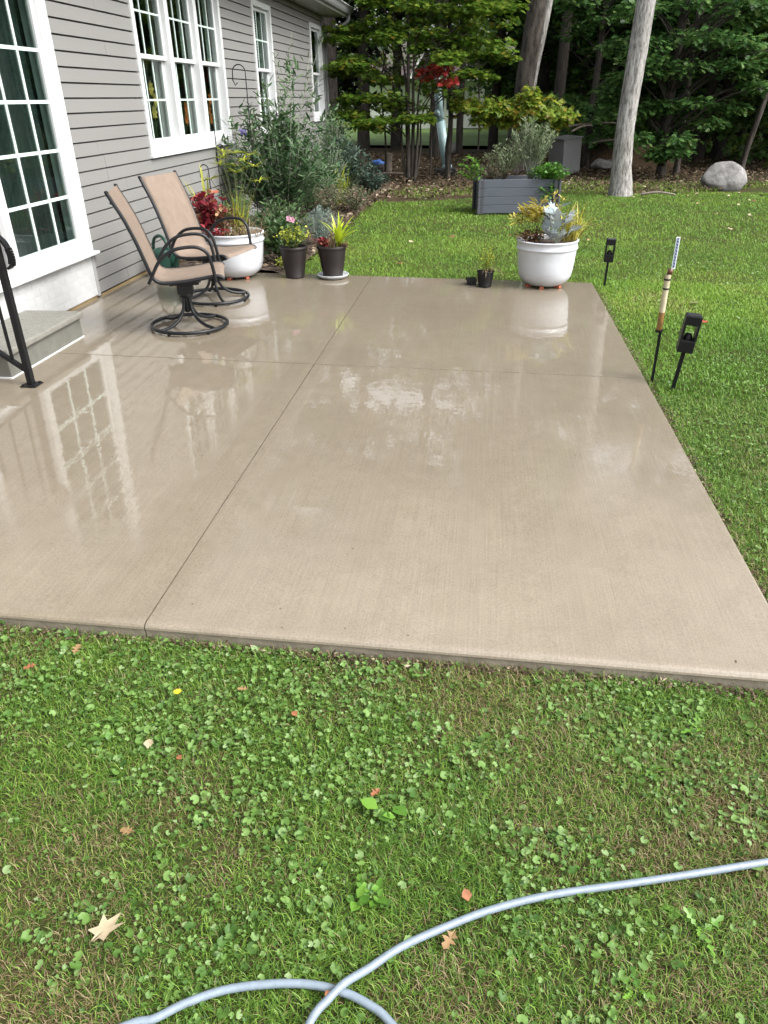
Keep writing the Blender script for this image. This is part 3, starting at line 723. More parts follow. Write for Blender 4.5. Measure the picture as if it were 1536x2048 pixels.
sm = MB().box(-.02, .02, -.33, .33, 0, .003).mesh('slat')
for i in range(18):
    o = linkmesh('slat', sm, 'blind', bl); o.location = (0, 0, i*.034); o.rotation_euler = (0, .5, 0)
def silk(y, z, mat, lab, n=3):
    t = thing('silk_flower', lab, 'flowers', (XW-.17, y, .9))
    st = MB(); 
    for i in range(n):
        c = np.array([random.uniform(-.02, .02), random.uniform(-.05, .05), z-.9+i*.11])
        st.tube([(0, 0, 0), tuple(c*.6), tuple(c)], .004, 5)
        az = np.linspace(0, 2*PI, 9)[:8]; D = np.stack([np.full(8, .45), np.cos(az), np.sin(az)], 1)
        leaves('blossom', mat, t, ELLS, np.tile(c, (8, 1)), D, np.tile([1.0, 0, 0], (8, 1))+.05, .085, .07)
    st.build('stem', 'stem_green', t)
silk(8.72, 1.50, 'silkyellow', 'tall yellow silk flowers standing inside the near unit of the triple window', 3)
silk(9.645, 1.42, 'silkorange', 'orange silk flowers standing inside the middle unit of the triple window', 2)
silk(10.58, 1.40, 'silkorange', 'orange silk flowers standing inside the farthest unit of the triple window', 3)

# ------------------------------------------------------------------ chairs
def make_chair(label, loc, rz):
    t = thing('swivel_chair', label, 'chair', loc, rz, 'swivel sling chairs on the patio')
    side = [(-.43, 1.01), (-.405, .96), (-.345, .84), (-.29, .70), (-.245, .56), (-.215, .46), (-.185, .415), (-.13, .395), (0, .40), (.14, .418), (.24, .432), (.285, .428), (.305, .410)]
    for s in (-1, 1):
        f = MB().tube(smooth_curve([(x, s*.265, z) for x, z in side], 5), .0135, 9)
        f.build('side_frame', 'chair_metal', t, True)
        arm = [(-.235, s*.292, .40), (-.20, s*.300, .46), (-.14, s*.305, .555), (-.05, s*.308, .625), (.06, s*.308, .648), (.15, s*.308, .642), (.205, s*.306, .60), (.228, s*.302, .52), (.24, s*.294, .44), (.245, s*.286, .395)]
        MB().tube(smooth_curve(arm, 5), .0125, 9).build('arm', 'chair_metal', t, True)
    # sling cloth with a little sag
    pr = smooth_curve([(x, 0, z) for x, z in side], 4); V = []; F = []; ny = 9
    m = MB()
    for layer in (0, 1):
        for i, p in enumerate(pr):
            a = pr[max(i-1, 0)]; c = pr[min(i+1, len(pr)-1)]; d = (c-a).normalized(); nn = Vector((d.z, 0, -d.x))
            if nn.x < 0 and nn.z < 0: nn = -nn
            nn = Vector((-d.z, 0, d.x))
            for j in range(ny):
                yy = -.258+.516*j/(ny-1); sag = .008*(1-(2*j/(ny-1)-1)**2)
                q = p+nn*(.010-sag-layer*.003); m.v.append((q.x, yy, q.z))
    N_ = len(pr)
    for layer in (0, 1):
        o_ = layer*N_*ny
        for i in range(N_-1):
            for j in range(ny-1):
                f = (o_+i*ny+j, o_+i*ny+j+1, o_+(i+1)*ny+j+1, o_+(i+1)*ny+j); m.f.append(f if layer else f[::-1])
    for i in range(N_-1):
        for j in (0, ny-1):
            a, b2 = i*ny+j, (i+1)*ny+j; m.f.append((a, b2, b2+N_*ny, a+N_*ny))
    for i in (0, N_-1):
        for j in range(ny-1):
            a, b2 = i*ny+j, i*ny+j+1; m.f.append((a, b2, b2+N_*ny, a+N_*ny))
    m.build('sling', 'sling', t, True)
    MB().tube([(-.412, -.265, .945), (-.412, .265, .945)], .009, 8).build('cross_bar', 'chair_metal', t, True)
    MB().tube([(.270, -.265, .408), (.270, .265, .408)], .010, 8).build('cross_bar', 'chair_metal', t, True)
    for s in (-1, 1):
        MB().lathe([(.014, -.004), (.016, .002), (.012, .010), (.003, .013)], 10, (-.43, s*.265, 1.012), cap0=True).build('end_cap', 'black_metal', t, True)
    # swivel mechanism
    b = MB().box(-.11, .11, -.07, .07, .333, .360).bar((-.08, -.262, .378), (-.08, -.06, .352), .03, .016).bar((-.08, .262, .378), (-.08, .06, .352), .03, .016).bar((.12, -.262, .40), (.09, -.06, .356), .03, .016).bar((.12, .262, .40), (.09, .06, .356), .03, .016)
    b.box(-.06, .06, -.06, .06, .265, .335); b.lathe([(.05, .235), (.055, .25), (.055, .275), (.03, .28)], 14, cap0=True)
    b.build('swivel', 'chair_metal', t, False, .004)
    MB().lathe([(.022, .12), (.024, .13), (.024, .24)], 12, cap0=True).build('column', 'chair_metal', t, True)
    for q in range(4):
        a = PI/4+q*PI/2; cc, ss = math.cos(a), math.sin(a)
        pts = [(r*cc, r*ss, z) for r, z in ((.028, .25), (.034, .19), (.055, .125), (.11, .07), (.19, .038), (.285, .030))]
        MB().tube(smooth_curve(pts, 5), .0125, 8).build('leg', 'chair_metal', t, True)
    MB().tube([(.292*math.cos(2*PI*i/48), .292*math.sin(2*PI*i/48), .026) for i in range(48)], .0140, 9, closed=True).build('base_ring', 'chair_metal', t, True)
    fb = MB()
    for q in range(6):
        a = q*PI/3; fb.lathe([(.012, 0), (.012, .014)], 8, (.292*math.cos(a), .292*math.sin(a), .0005), cap0=True, cap1=True)
    fb.build('glide', 'black_metal', t)
    t.rotation_euler = (0, math.atan(S), rz)
    return t
make_chair('tan sling swivel chair nearer to the camera with its base ring fully visible', (-2.268, 5.605, patio_z(-2.268)), math.radians(18))
make_chair('tan sling swivel chair farther back in front of the white planter', (-2.36, 6.52, patio_z(-2.36)), math.radians(-11))

# ------------------------------------------------------------------ pots and planters
def planter(loc, label, H=.42, R=.285):
    t = thing('planter', label, 'planter', loc)
    h0 = .022
    body = [(.165, h0), (.175, h0+.002), (.185, h0+.012), (.225, h0+.04), (.25, h0+.08), (.262, h0+.14), (.27, h0+.22), (.277, h0+.30), (.281, H-.085)]
    sc_ = R/.287
    body = [(r*sc_, z) for r, z in body]
    MB().lathe(body, 56, cap0=True).build('body', 'resin', t, True)
    rim = [(.281, H-.085), (.289, H-.080), (.291, H-.068), (.284, H-.060), (.284, H-.02), (.292, H-.012), (.294, H-.004), (.288, H), (.274, H), (.270, H-.01), (.268, H-.06)]
    MB().lathe([(r*sc_, z) for r, z in rim], 56).build('rim', 'resin', t, True)
    b = MB().lathe([(.27*sc_, H-.045), (.18, H-.03), (.09, H-.022), (.001, H-.02)], 40)
    o = b.build('soil', 'soil_chips', t, True)
    for a in (-1.75, -2.75, -.7, 1.5):
        f = MB().box(-.028, .028, -.018, .018, 0, .0235).build('foot', 'terracotta', t, False, .003)
        f.location = (.165*math.cos(a), .165*math.sin(a), 0); f.rotation_euler = (0, 0, a)
    return t
PR = Vector((.612, 7.50, patio_z(.612))); PL = Vector((-2.45, 7.48, patio_z(-2.45)))
planter(PR, 'large white planter on terracotta feet near the far corner of the patio', .43)
planter(PL, 'large white planter on terracotta feet behind the chairs by the house', .43, .30)
def pot(name, loc, label, R, r, H, mat, rimh=.03, cat='pot'):
    t = thing(name, label, cat, loc)
    MB().lathe([(r*.93, 0), (r, .004), (r*1.02, .012), (r*.99, .016), (r+(R-r)*.5, H*.5), (R*.97, H-rimh)], 40, cap0=True).build('body', mat, t, True)
    MB().lathe([(R*.97, H-rimh), (R*1.01, H-rimh+.002), (R*1.03, H-rimh*.5), (R*1.02, H-.003), (R, H), (R*.95, H), (R*.93, H-.006), (R*.90, H-.04)], 40).build('rim', mat, t, True)
    MB().lathe([(R*.93, H-.035), (R*.5, H-.022), (.001, H-.02)], 30).build('soil', 'soil', t, True)
    return t
B1 = Vector((-1.862, 7.53, patio_z(-1.862))); B2 = Vector((-1.478, 7.555, patio_z(-1.478)+.012))
pot('flower_pot', B1, 'dark brown pot with a pink flower standing beside the white planter', .138, .094, .30, 'brown_pot')
pot('flower_pot', B2, 'dark brown pot standing on a white saucer', .146, .100, .30, 'brown_pot')
sau = MB().lathe([(.10, 0), (.128, .003), (.15, .022), (.160, .036), (.157, .04), (.150, .034), (.125, .012), (.001, .0115)], 44, cap0=True).build('saucer', 'saucer', None, True)
sau.location = (B2.x, B2.y, patio_z(B2.x)+.001); tag(sau, 'white round saucer under the dark brown pot with lime leaves', 'saucer')
K = Vector((.043, 7.36, patio_z(.043)))
pot('nursery_pot', K, 'small black nursery pot near the middle of the far patio edge', .082, .062, .148, 'black_pot', .014)
t = thing('seed_tray', 'tiny black square tray left of the small black nursery pot', 'tray', (-.088, 7.44, patio_z(-.088)), .1)
m = MB()
for a in (0, 1):
    for c in (0, 1): 
        x, y = -.042+a*.044, -.042+c*.044
        m.box(x, x+.040, y, y+.003, 0, .058).box(x, x+.040, y+.037, y+.040, 0, .058).box(x, x+.003, y+.003, y+.037, 0, .058).box(x+.037, x+.040, y+.003, y+.037, 0, .058).box(x+.003, x+.037, y+.003, y+.037, .002, .035)
m.build('cell', 'black_pot', t)
MB().box(-.046, .046, -.046, .046, .05, .054).box(-.05, .05, -.05, -.046, .03, .06).box(-.05, .05, .046, .05, .03, .06).build('rim', 'black_pot', t)

# watering can
t = thing('watering_can', 'dark green plastic watering can standing against the siding behind the chairs', 'watering can', (-3.13, 7.35, patio_z(-3.13)), -.6)
t.scale = (1.25, 1.25, 1.3)
MB().lathe([(.09, 0), (.098, .006), (.10, .05), (.096, .17), (.088, .205), (.06, .215), (.055, .212), (.05, .20), (.001, .198)], 28, cap0=True).build('body', 'green_can', t, True)
MB().tube(smooth_curve([(-.085, 0, .05), (-.15, 0, .14), (-.13, 0, .26), (-.04, 0, .30), (.03, 0, .27), (.06, 0, .205)], 6), .012, 8).build('handle', 'green_can', t, True)
MB().tube(smooth_curve([(.085, 0, .06), (.15, 0, .13), (.22, 0, .24), (.25, 0, .27)], 6), [.022]*6+[.018]*6+[.015]*7, 8).build('spout', 'green_can', t, True)
MB().lathe([(.016, 0), (.034, .03), (.030, .034), (.001, .036)], 16, (.25, 0, .265)).build('rose', 'green_can', t, True)

# raised bed
bang = math.radians(7)
bed = thing('raised_bed', 'grey board raised planter bed standing on the lawn beyond the white planter', 'raised bed', (-.07, 12.70, float(lawn_z(0, 12.7))), bang)
bl_, bw, bh = 1.20, .62, .50
for sidey in (0, bw):
    for i in range(4):
        zz = .006+i*.1235
        o = MB().box(.05, bl_-.05, sidey, sidey+.03, zz, zz+.1205).build('board', 'bed_grey', bed, False, .004)
for sidex in (0, bl_-.03):
    for i in range(4):
        zz = .006+i*.1235; MB().box(sidex, sidex+.03, .05, bw-.02, zz, zz+.1205).build('board', 'bed_grey', bed, False, .004)
for px in (0, bl_):
    for py in (0, bw+.03):
        m = MB()
        for i in range(4):
            zz = .002+i*.1235; m.box(px-.035 if px == 0 else px-.055, px+.055 if px == 0 else px+.035, py-.035, py+.03, zz, zz+.119)
            m.lathe([(.026, 0), (.026, .119)], 10, (px+(-.03 if px == 0 else .03), py-.03, zz), cap0=True, cap1=True)
        m.build('corner_post', 'bed_post', bed, False, .003)
MB().box(.03, bl_-.03, .03, bw, .40, .45).build('soil', 'soil', bed)

# ------------------------------------------------------------------ lamps, rain gauge
def lamp(loc, label, rz, tilt=0.0, k_=1.0):
    t = thing('path_light', label, 'garden light', loc, rz, 'black solar lights along the patio edge')
    w2, d2 = .044, .044
    MB().box(-.011, .011, -.010, .010, -.05, .232).build('stake', 'black_metal', t, False, .002)
    MB().box(-w2, w2, -d2, d2, .228, .298).build('base_block', 'black_metal', t, False, .004)
    for s in (-1, 1): MB().box(s*w2-(.013 if s > 0 else 0), s*w2+(.013 if s < 0 else 0), -d2, d2, .298, .385).build('upright', 'black_metal', t, False, .002)
    MB().box(-w2, w2, -d2, d2, .385, .438).build('head', 'black_metal', t, False, .004)
    MB().box(-.036, .036, -.036, .036, .4385, .441).build('solar_panel', 'far_dark', t)
    t.rotation_euler = (0, tilt, rz); t.scale = (k_, k_, k_)
    MB().lathe([(.026, .298), (.026, .306), (.022, .318), (.017, .330), (.010, .334), (.001, .335)], 20).build('lens', 'black_metal', t, True)
lamp((1.262, 4.735, float(lawn_z(1.26, 4.7))), 'black solar path light on a stake, the nearer one', math.radians(-8), math.radians(5.5), 1.08)
lamp((1.222, 7.72, float(lawn_z(1.2, 7.7))), 'black solar path light on a stake at the far patio corner', math.radians(-4), math.radians(1.5))
t = thing('rain_gauge', 'rain gauge on a black stake with a cloudy tube and blue scale', 'rain gauge', (1.150, 4.835, float(lawn_z(1.15, 4.83))), 0)
g0 = .05
MB().box(-.009, .009, .004, .012, -.03, .70).build('stake', 'black_metal', t, False, .002)
MB().lathe([(.0165, .350), (.018, .354), (.018, .46)], 18, (-.016, -.016, 0), cap0=True).build('tube_bottom', 'tube_brown', t, True)
MB().lathe([(.018, .46), (.018, .665), (.0175, .69)], 18, (-.016, -.016, 0)).build('tube', 'tube', t, True)
MB().lathe([(.022, .335), (.022, .349)], 14, (-.016, -.016, 0), cap0=True, cap1=True).box(-.03, .014, -.002, .008, .336, .349).build('bottom_clip', 'black_metal', t)
for z in (.60, .655): MB().lathe([(.0195, 0), (.0195, .010)], 18, (-.016, -.016, z), cap0=True, cap1=True).build('clip_ring', 'black_metal', t, True)
MB().lathe([(.016, .69), (.016, .722)], 16, (-.008, -.014, 0), cap0=True, cap1=True).build('float', 'wine', t, True)
MB().box(-.004, .018, -.016, -.012, .722, .905).build('scale_strip', 'scale_white', t)
MB().box(.0015, .0125, -.0175, -.0165, .73, .90).build('scale_band', 'blue', t)
tk = MB()
for i in range(9):
    z = .742+i*.018; tk.box(.004, .010, -.0188, -.0178, z, z+.002); tk.box(.006 if i % 2 else .004, .0075 if i % 2 else .0055, -.0188, -.0178, z+.002, z+.010)
tk.build('scale_mark', 'scale_white', t)
MB().lathe([(.0175, .722), (.0175, .90)], 16, (-.006, -.006, 0)).build('inner_tube', 'clear', t, True)

# ------------------------------------------------------------------ hose
hz = -.042
pts = [(3.4, 1.80), (2.4, 1.68), (1.6, 1.50), (1.2, 1.40), (.777, 1.277), (.603, 1.225), (.416, 1.171), (.235, 1.12), (.094, 1.065), (-.019, 1.005), (-.105, .952), (-.165, .901), (-.212, .854), (-.242, .815), (-.262, .786), (-.30, .70), (-.42, .60), (-.58, .56), (-.70, .60), (-.70, .68),
       (-.63, .73), (-.588, .745), (-.537, .78), (-.463, .817), (-.371, .841), (-.287, .851), (-.21, .844), (-.154, .826), (-.115, .804), (-.05, .74), (.02, .62), (.05, .45)]
hp_ = []
for i, (x, y) in enumerate(pts):
    z = float(lawn_z(x, y))+.0145
    if 12 <= i <= 15: z += .016
    hp_.append((x, y, z))
ho = MB().tube(smooth_curve(hp_, 6), .0088, 12).build('garden_hose', 'hose', None, True)
tag(ho, 'pale blue-grey garden hose looping across the near grass', 'hose')

# ------------------------------------------------------------------ grass
def in_patio(x, y, m=0): return (x > PX0-m) & (x < PX1+m) & (y > PY0-m) & (y < PY1+m)
def dryness(x, y):
    d = fbm(x, y, 2.6, 21)
    return np.clip((d-.40)*2.2, 0, 1)
def blades(name, x0, x1, y0, y1, n, L, W, mat, tri=3, lean=1.0, avoid=None, dry=0, lo=0.0):
    x = rng.uniform(x0, x1, n); y = rng.uniform(y0, y1, n)
    k = ~in_patio(x, y, -.004) & (y < lawn_edge(x)+.1)
    k &= ~((x < -1.98) & (y > 7.6))
    if avoid is not None: k &= avoid(x, y)
    x, y = x[k], y[k]; n = len(x)
    z = lz2(x, y)-.004
    az = rng.uniform(0, 2*PI, n); ln = np.abs(rng.normal(0, .55, n))*lean+.25
    l_ = L*rng.uniform(.45, 1.15, n)*(.75+.5*vnoise(x, y, 3.1, 8))
    wd = W*rng.uniform(.7, 1.3, n)
    d = np.stack([np.cos(az)*np.sin(ln), np.sin(az)*np.sin(ln), np.cos(ln)], 1)
    side = np.stack([-np.sin(az+rng.normal(0, .5, n)), np.cos(az), np.zeros(n)], 1); side = nrm(side)
    p0 = np.stack([x, y, z], 1); p1 = p0+d*l_[:, None]*.55
    d2 = d.copy(); d2[:, 2] -= .55*lean; d2 = nrm(d2); p2 = p1+d2*l_[:, None]*.45
    h = side*wd[:, None]/2
    dr = dryness(x, y)*dry
    r = lo+rng.random(n)*(.66-lo)+.12*(vnoise(x, y, 5, 31)-.5); pick = rng.random(n) < (.08*(dry > 0)+.72*dr)
    r = np.where(pick, rng.uniform(.70, 1.0, n), np.clip(r, 0, .68)) if dry else np.clip(.1+rng.random(n)*.42+.85*(fbm(x, y, .55, 41)-.42)+.35*(fbm(x, y, 2.3, 43)-.45), 0, 1)
    if tri == 3:
        V = np.stack([p0-h, p0+h, p1-h*.8, p1+h*.8, p2], 1).reshape(-1, 3)
        F = (np.array([[0,1,3],[0,3,2],[2,3,4]])[None]+(np.arange(n)*5)[:, None, None]).reshape(-1, 3); r = np.repeat(r, 3)
    else:
        V = np.stack([p0-h, p0+h, p2], 1).reshape(-1, 3); F = np.arange(n*3).reshape(-1, 3)
    return V, F, r
def dens(parts, name, mat):
    v, f, r = merge(parts); return tag(trimesh(name, v, f, mat, None, r), kind='stuff')
near = [blades('a', -2.0, 1.5, .35, 1.95, 235000, .045, .0019, 'grass', 3, 1.5, None, 1.0),
        blades('b', -3.4, -2.0, 1.0, 1.95, 20000, .046, .0024, 'grass', 3, 1.1, None, 1.0),
        blades('x', 1.5, 3.4, .2, 1.95, 50000, .045, .0026, 'grass', 3, 1.4, None, .8), blades('y', -3.4, -2.0, .3, 1.0, 14000, .045, .0026, 'grass', 3, 1.4, None, .8), blades('z', 2.4, 3.8, 1.9, 4.6, 50000, .042, .0032, 'grass', 3, 1.2, None, .4),
        blades('c', 1.1, 2.4, 1.9, 4.6, 80000, .042, .0027, 'grass', 3, 1.2, None, .45)]
o = dens(near, 'lawn_grass', 'grass')
far = [blades('d', 1.1, 3.6, 4.6, 8.0, 75000, .040, .0045, 'far_grass', 3, .9),
       blades('e', -2.0, 4.6, 7.68, 10.5, 100000, .040, .0058, 'far_grass', 1, .9),
       blades('f', -2.0, 7.5, 10.5, 16.6, 120000, .042, .0085, 'far_grass', 1, .8)]
dens(far, 'lawn_grass', 'far_grass')
n = 9000; x = rng.uniform(-2.2, 9, n); y = lawn_edge(x)+np.abs(rng.normal(0, 1.2, n)); az = rng.uniform(0, 2*PI, n)
kk_ = fbm(x, y, .9, 61) > .48; x, y, az = x[kk_], y[kk_], az[kk_]; n = len(x)
leaves('sparse_grass', 'far_grass', None, ELLS, np.stack([x, y, lawn_z(x, y)-.02], 1), np.stack([np.cos(az)*.5, np.sin(az)*.5, np.ones(n)], 1), rvec(n), rng.uniform(.05, .13, n), .010)['kind'] = 'stuff'
# ragged thatch along the slab edges
ed = []
for (x0, x1, y0, y1, n) in ((-2.2, 1.2, 1.84, 1.945, 6500), (1.09, 1.19, 1.9, 7.7, 7500), (-2.0, 1.15, 7.66, 7.78, 5000)):
    ed.append(blades('e', x0, x1, y0, y1, n, .056, .0026, 'grass', 3, 1.35, lambda x, y: ~in_patio(x, y, -.0), 1.0))
dens(ed, 'edge_thatch', 'grass')

n = 5200; e = rng.random(n); x = np.where(e < .55, 1.103+np.abs(rng.normal(0, .025, n)), rng.uniform(-2.2, 1.1, n)); y = np.where(e < .55, rng.uniform(1.95, 7.7, n), 1.918-np.abs(rng.normal(0, .022, n)))
az = rng.uniform(0, 2*PI, n)
leaves('edge_litter', 'litter', None, ELLS, np.stack([x, y, lz2(x, y)+rng.uniform(.004, .026, n)], 1), np.stack([np.cos(az), np.sin(az), rng.normal(0, .3, n)], 1), np.stack([rng.normal(0, .5, n), rng.normal(0, .5, n), np.ones(n)], 1), rng.uniform(.006, .024, n), rng.uniform(.004, .012, n))['kind'] = 'stuff'
# ground ivy, plantain and other flat weeds
def ivy(n, x0, x1, y0, y1, thr, size, seed):
    x = rng.uniform(x0, x1, n); y = rng.uniform(y0, y1, n)
    d = fbm(x, y, 3.4, seed)+.25*np.clip((y-1.25)/.6, -1, 1)*(y < 2)*(x < .0)
    k = (d > thr+rng.normal(0, .05, n)) & ~in_patio(x, y, .01) & (y < 15); x, y = x[k], y[k]; n = len(x)
    pos = np.stack([x, y, lz2(x, y)+rng.uniform(.004, .030, n)], 1)
    az = rng.uniform(0, 2*PI, n); D = np.stack([np.cos(az), np.sin(az), rng.normal(0, .15, n)], 1)
    N = np.stack([rng.normal(0, .45, n), rng.normal(0, .45, n)-.1, np.ones(n)], 1)
    sz = size*np.exp(rng.normal(0, .36, n)).clip(.4, 1.8)
    return leaf_arrays(KIDNEY, pos, D, N, sz, sz*rng.uniform(.75, 1.2, n))
parts = [ivy(11000, -1.9, 1.3, .45, 1.93, .54, .0140, 11), ivy(9000, -1.9, 1.3, .45, 1.93, .50, .0085, 11), ivy(1500, -1.9, 1.3, .45, 1.93, .25, .0150, 15), ivy(3000, 1.15, 2.4, 1.9, 5.5, .50, .014, 12), ivy(4000, 1.15, 4.0, 5.5, 10, .54, .018, 13)]
v, f, r = merge(parts); tag(trimesh('ground_ivy', v, f, 'clover', None, r), kind='stuff')
def rosette(x, y, n, L, lab, up=.25, kind='lobed'):
    t = thing('dandelion_plant', lab, 'weed', (x, y, float(lz2(x, y))))
    for i in range(n):
        az = 2*PI*i/n+random.uniform(-.8, .8); l = L*random.uniform(.45, 1.15)
        e = up+random.uniform(-.3, .35); tm = T(OAK[0]*[.62, 1, .7], OAK[1]) if kind == 'lobed' else ELL
        if kind != 'lobed': l *= .55
        v, f, r = leaf_arrays(tm, np.array([[random.uniform(-.01, .01), random.uniform(-.01, .01), .012]]) if kind == 'lobed' else np.array([[random.uniform(-.035, .035), random.uniform(-.03, .03), random.uniform(.012, .04)]]), np.array([[math.cos(az)*math.cos(e), math.sin(az)*math.cos(e), math.sin(e)]]), np.array([[random.uniform(-.3, .3), random.uniform(-.3, .3), 1.]]), l, l*(.62 if kind == 'lobed' else .72))
        trimesh('leaf', v, f, 'weed', t, r)
rosette(.571, 1.089, 7, .085, 'bright dandelion rosette right of the hose in the near grass')
rosette(-.20, 1.075, 22, .062, 'bright yellow-green broadleaf weed above the bend of the hose', .3, 'broad')
rosette(.40, .93, 6, .08, 'dandelion rosette below the hose near the bottom of the photo')
rosette(-.18, 1.30, 5, .09, 'small upright broadleaf weed in the middle of the near grass', .4, 'broad')
rosette(.72, 1.72, 8, .07, 'low weed rosette in the grass near the right end of the patio front')
rosette(.55, 1.55, 7, .06, 'low weed rosette in the right part of the near grass')
rosette(-1.05, 1.47, 5, .07, 'dark broad weed left in the near grass', .3, 'broad')
t = thing('yellow_flower', 'single yellow dandelion bloom in the near grass', 'flower', (-.873, 1.641, float(lz2(-.87, 1.64))))
az = np.linspace(0, 2*PI, 15)[:14]
leaves('petal', 'yellow', t, ELLS, np.tile([0., 0, .05], (14, 1)), np.stack([np.cos(az), np.sin(az), np.full(14, .25)], 1), np.tile([0.01, 0, 1.], (14, 1)), .014, .006)
MB().tube([(0, 0, 0), (.003, 0, .05)], .0015, 6).build('stem', 'stem_green', t)

# fallen leaves
def fallen(x, y, L, mat, lab, az=None, shape=None, grp=None, lift=.03):
    tm = shape or OAK; az = random.uniform(0, 2*PI) if az is None else az
    tv, tf = tm; V = tv.copy()*[L*.85, L, L*.8]; V[:, 1] -= L*.5
    V[:, 2] += .22*V[:, 0]**2/L*random.choice((-1, 1, 2))+random.uniform(-.1, .25)*V[:, 1]
    c, s = math.cos(az), math.sin(az); R_ = np.array([[c, -s, 0], [s, c, 0], [0, 0, 1]]); V = V@R_.T
    V2 = np.concatenate([V, V-[0, 0, .0006]]); F2 = np.concatenate([tf, tf[:, ::-1]+len(V)])
    o = trimesh('fallen_leaf', V2, F2, mat); o.location = (x, y, float(lz2(x, y))+lift)
    tag(o, lab, 'leaf', grp)
STAR = T([(0,.5,-.02)]+[(x, y, .1*abs(x)) for x, y in [(-.03,0),(-.10,.20),(-.40,.16),(-.24,.42),(-.42,.74),(-.17,.68),(-.03,1.08),(.17,.70),(.46,.92),(.27,.46),(.36,.20),(.10,.20),(.03,0)]], [(0, i+1, i) for i in range(1, 13)])
fallen(-.768, .911, .078, 'leaf_cream', 'large cream lobed oak leaf lying in the near grass', -.45, STAR)
fallen(.004, .985, .050, 'leaf_tan', 'tan curled oak leaf lying against the hose', 2.6, OAK)
fallen(.038, 1.095, .030, 'leaf_orange', 'small pinkish-brown leaf just above the hose', .3, ELL)
fallen(-.828, 1.160, .042, 'leaf_tan', 'crumpled tan leaf at the left of the near grass', 1.4, OAK)
fallen(-.888, 1.445, .034, 'leaf_cream', 'pale peach leaf with a thin stalk in the ground ivy', .2, ELL)
fallen(-.782, 1.405, .022, 'leaf_orange', 'tiny rust leaf right of the pale peach leaf', 1.2, ELL)
fallen(-1.41, 1.717, .045, 'leaf_orange', 'orange leaf near the left end of the patio front', 2.0, OAK)
fallen(-.497, 1.615, .026, 'leaf_orange', 'small orange leaf among ground ivy below the patio joint', .8, ELL)
fallen(-.684, 1.701, .034, 'leaf_tan', 'thin tan leaf close under the patio joint', 1.8, OAK)
fallen(-.213, 1.359, .034, 'leaf_orange', 'reddish leaf in the middle of the near grass', 2.4, OAK)
fallen(-.242, .827, .016, 'leaf_orange', 'tiny red-brown leaf lying on the hose crossing', .4, ELL, None, .048)
fallen(-1.30, 1.82, .05, 'leaf_tan', 'tan leaf against the foot of the slab at the left', .1, OAK)
fallen(1.833, 6.379, .085, 'leaf_red', 'red leaf lying on the lawn behind the nearer solar light', .5, MAPLE)
fallen(1.93, 7.06, .10, 'leaf_cream', 'cream leaf on the lawn between the two solar lights', .5, OAK)
fallen(.86, 8.62, .12, 'leaf_tan', 'brown leaf on the lawn right behind the corner planter', 1.5, OAK)
fallen(-.9, 8.45, .11, 'leaf_orange', 'orange leaf on the lawn behind the pot with lime leaves', 1.1, OAK)
lo_ = MB()
proto = {}
for kk, (mt, shp) in enumerate((('leaf_cream', OAK), ('leaf_cream', MAPLE), ('leaf_tan', OAK), ('leaf_cream', ELL))):
    tv, tf = shp; V = tv*[.10, .12, .10]; V[:, 2] += .02*np.sin(V[:, 0]*40)+.02
    o = trimesh('fallen_leaf', V, tf, mt); tag(o, 'pale fallen leaf scattered on the far lawn', 'leaf', 'pale leaves scattered over the far lawn'); proto[kk] = o
cnt = 0
for i in range(400):
    x = random.uniform(-1.8, 7.5); y = random.uniform(8.3, 16.4)
    if y > lawn_edge(np.array(x))+.3 or random.random() > .25+.75*((y-8)/8)*(.4+.6*(x > 1)): continue
    if -0.3 < x < 1.4 and 12.4 < y < 14.2: continue
    if cnt < 4: o = proto[cnt]
    else:
        o = proto[random.randrange(4)].copy(); COL.objects.link(o)
    o.location = (x, y, float(lz2(x, y))+.03); o.rotation_euler = (random.uniform(-.3, .3), random.uniform(-.3, .3), random.uniform(0, 6.28)); s_ = random.uniform(.28, .75); o.scale = (s_, s_, s_)
    cnt += 1
    if cnt > 90: break
# litter under the trees (uncountable)
n = 36000; x = rng.uniform(-9, 12, n); y = rng.uniform(13.2, 26, n)**1.0
k = (y > lawn_edge(x)-.05+rng.normal(0, .12, n)) | ((x < -1.9) & (y > 12) & (x > -3.3)); x, y = x[k], y[k]; n = len(x)
az = rng.uniform(0, 2*PI, n)
leaves('leaf_litter', 'litter', None, SPRAY, np.stack([x, y, lawn_z(x, y)+.03+.05*rng.random(n)], 1), np.stack([np.cos(az), np.sin(az), rng.normal(0, .35, n)], 1), np.stack([rng.normal(0, .5, n), rng.normal(0, .5, n), np.ones(n)], 1), rng.uniform(.03, .075, n))['kind'] = 'stuff'
n = 2500; x = rng.uniform(-3.3, -1.85, n); y = rng.uniform(7.8, 15, n); az = rng.uniform(0, 2*PI, n)
leaves('bed_litter', 'litter', None, SPRAY, np.stack([x, y, lawn_z(x, y)+.06+.03*rng.random(n)], 1), np.stack([np.cos(az), np.sin(az), rng.normal(0, .35, n)], 1), np.stack([rng.normal(0, .5, n), rng.normal(0, .5, n), np.ones(n)], 1), rng.uniform(.03, .07, n))['kind'] = 'stuff'
# specks of debris on the slab
n = 60; x = rng.uniform(-2, 1.05, n); y = 1.97+5*rng.random(n)**2; az = rng.uniform(0, 6.28, n)
leaves('debris', 'litter', None, ELLS, np.stack([x, y, patio_z(x)+.0015], 1), np.stack([np.cos(az), np.sin(az), np.full(n, .05)], 1), np.tile([0., 0, 1], (n, 1)), rng.uniform(.006, .016, n), rng.uniform(.002, .006, n), rng.random(n)*.3)['kind'] = 'stuff'

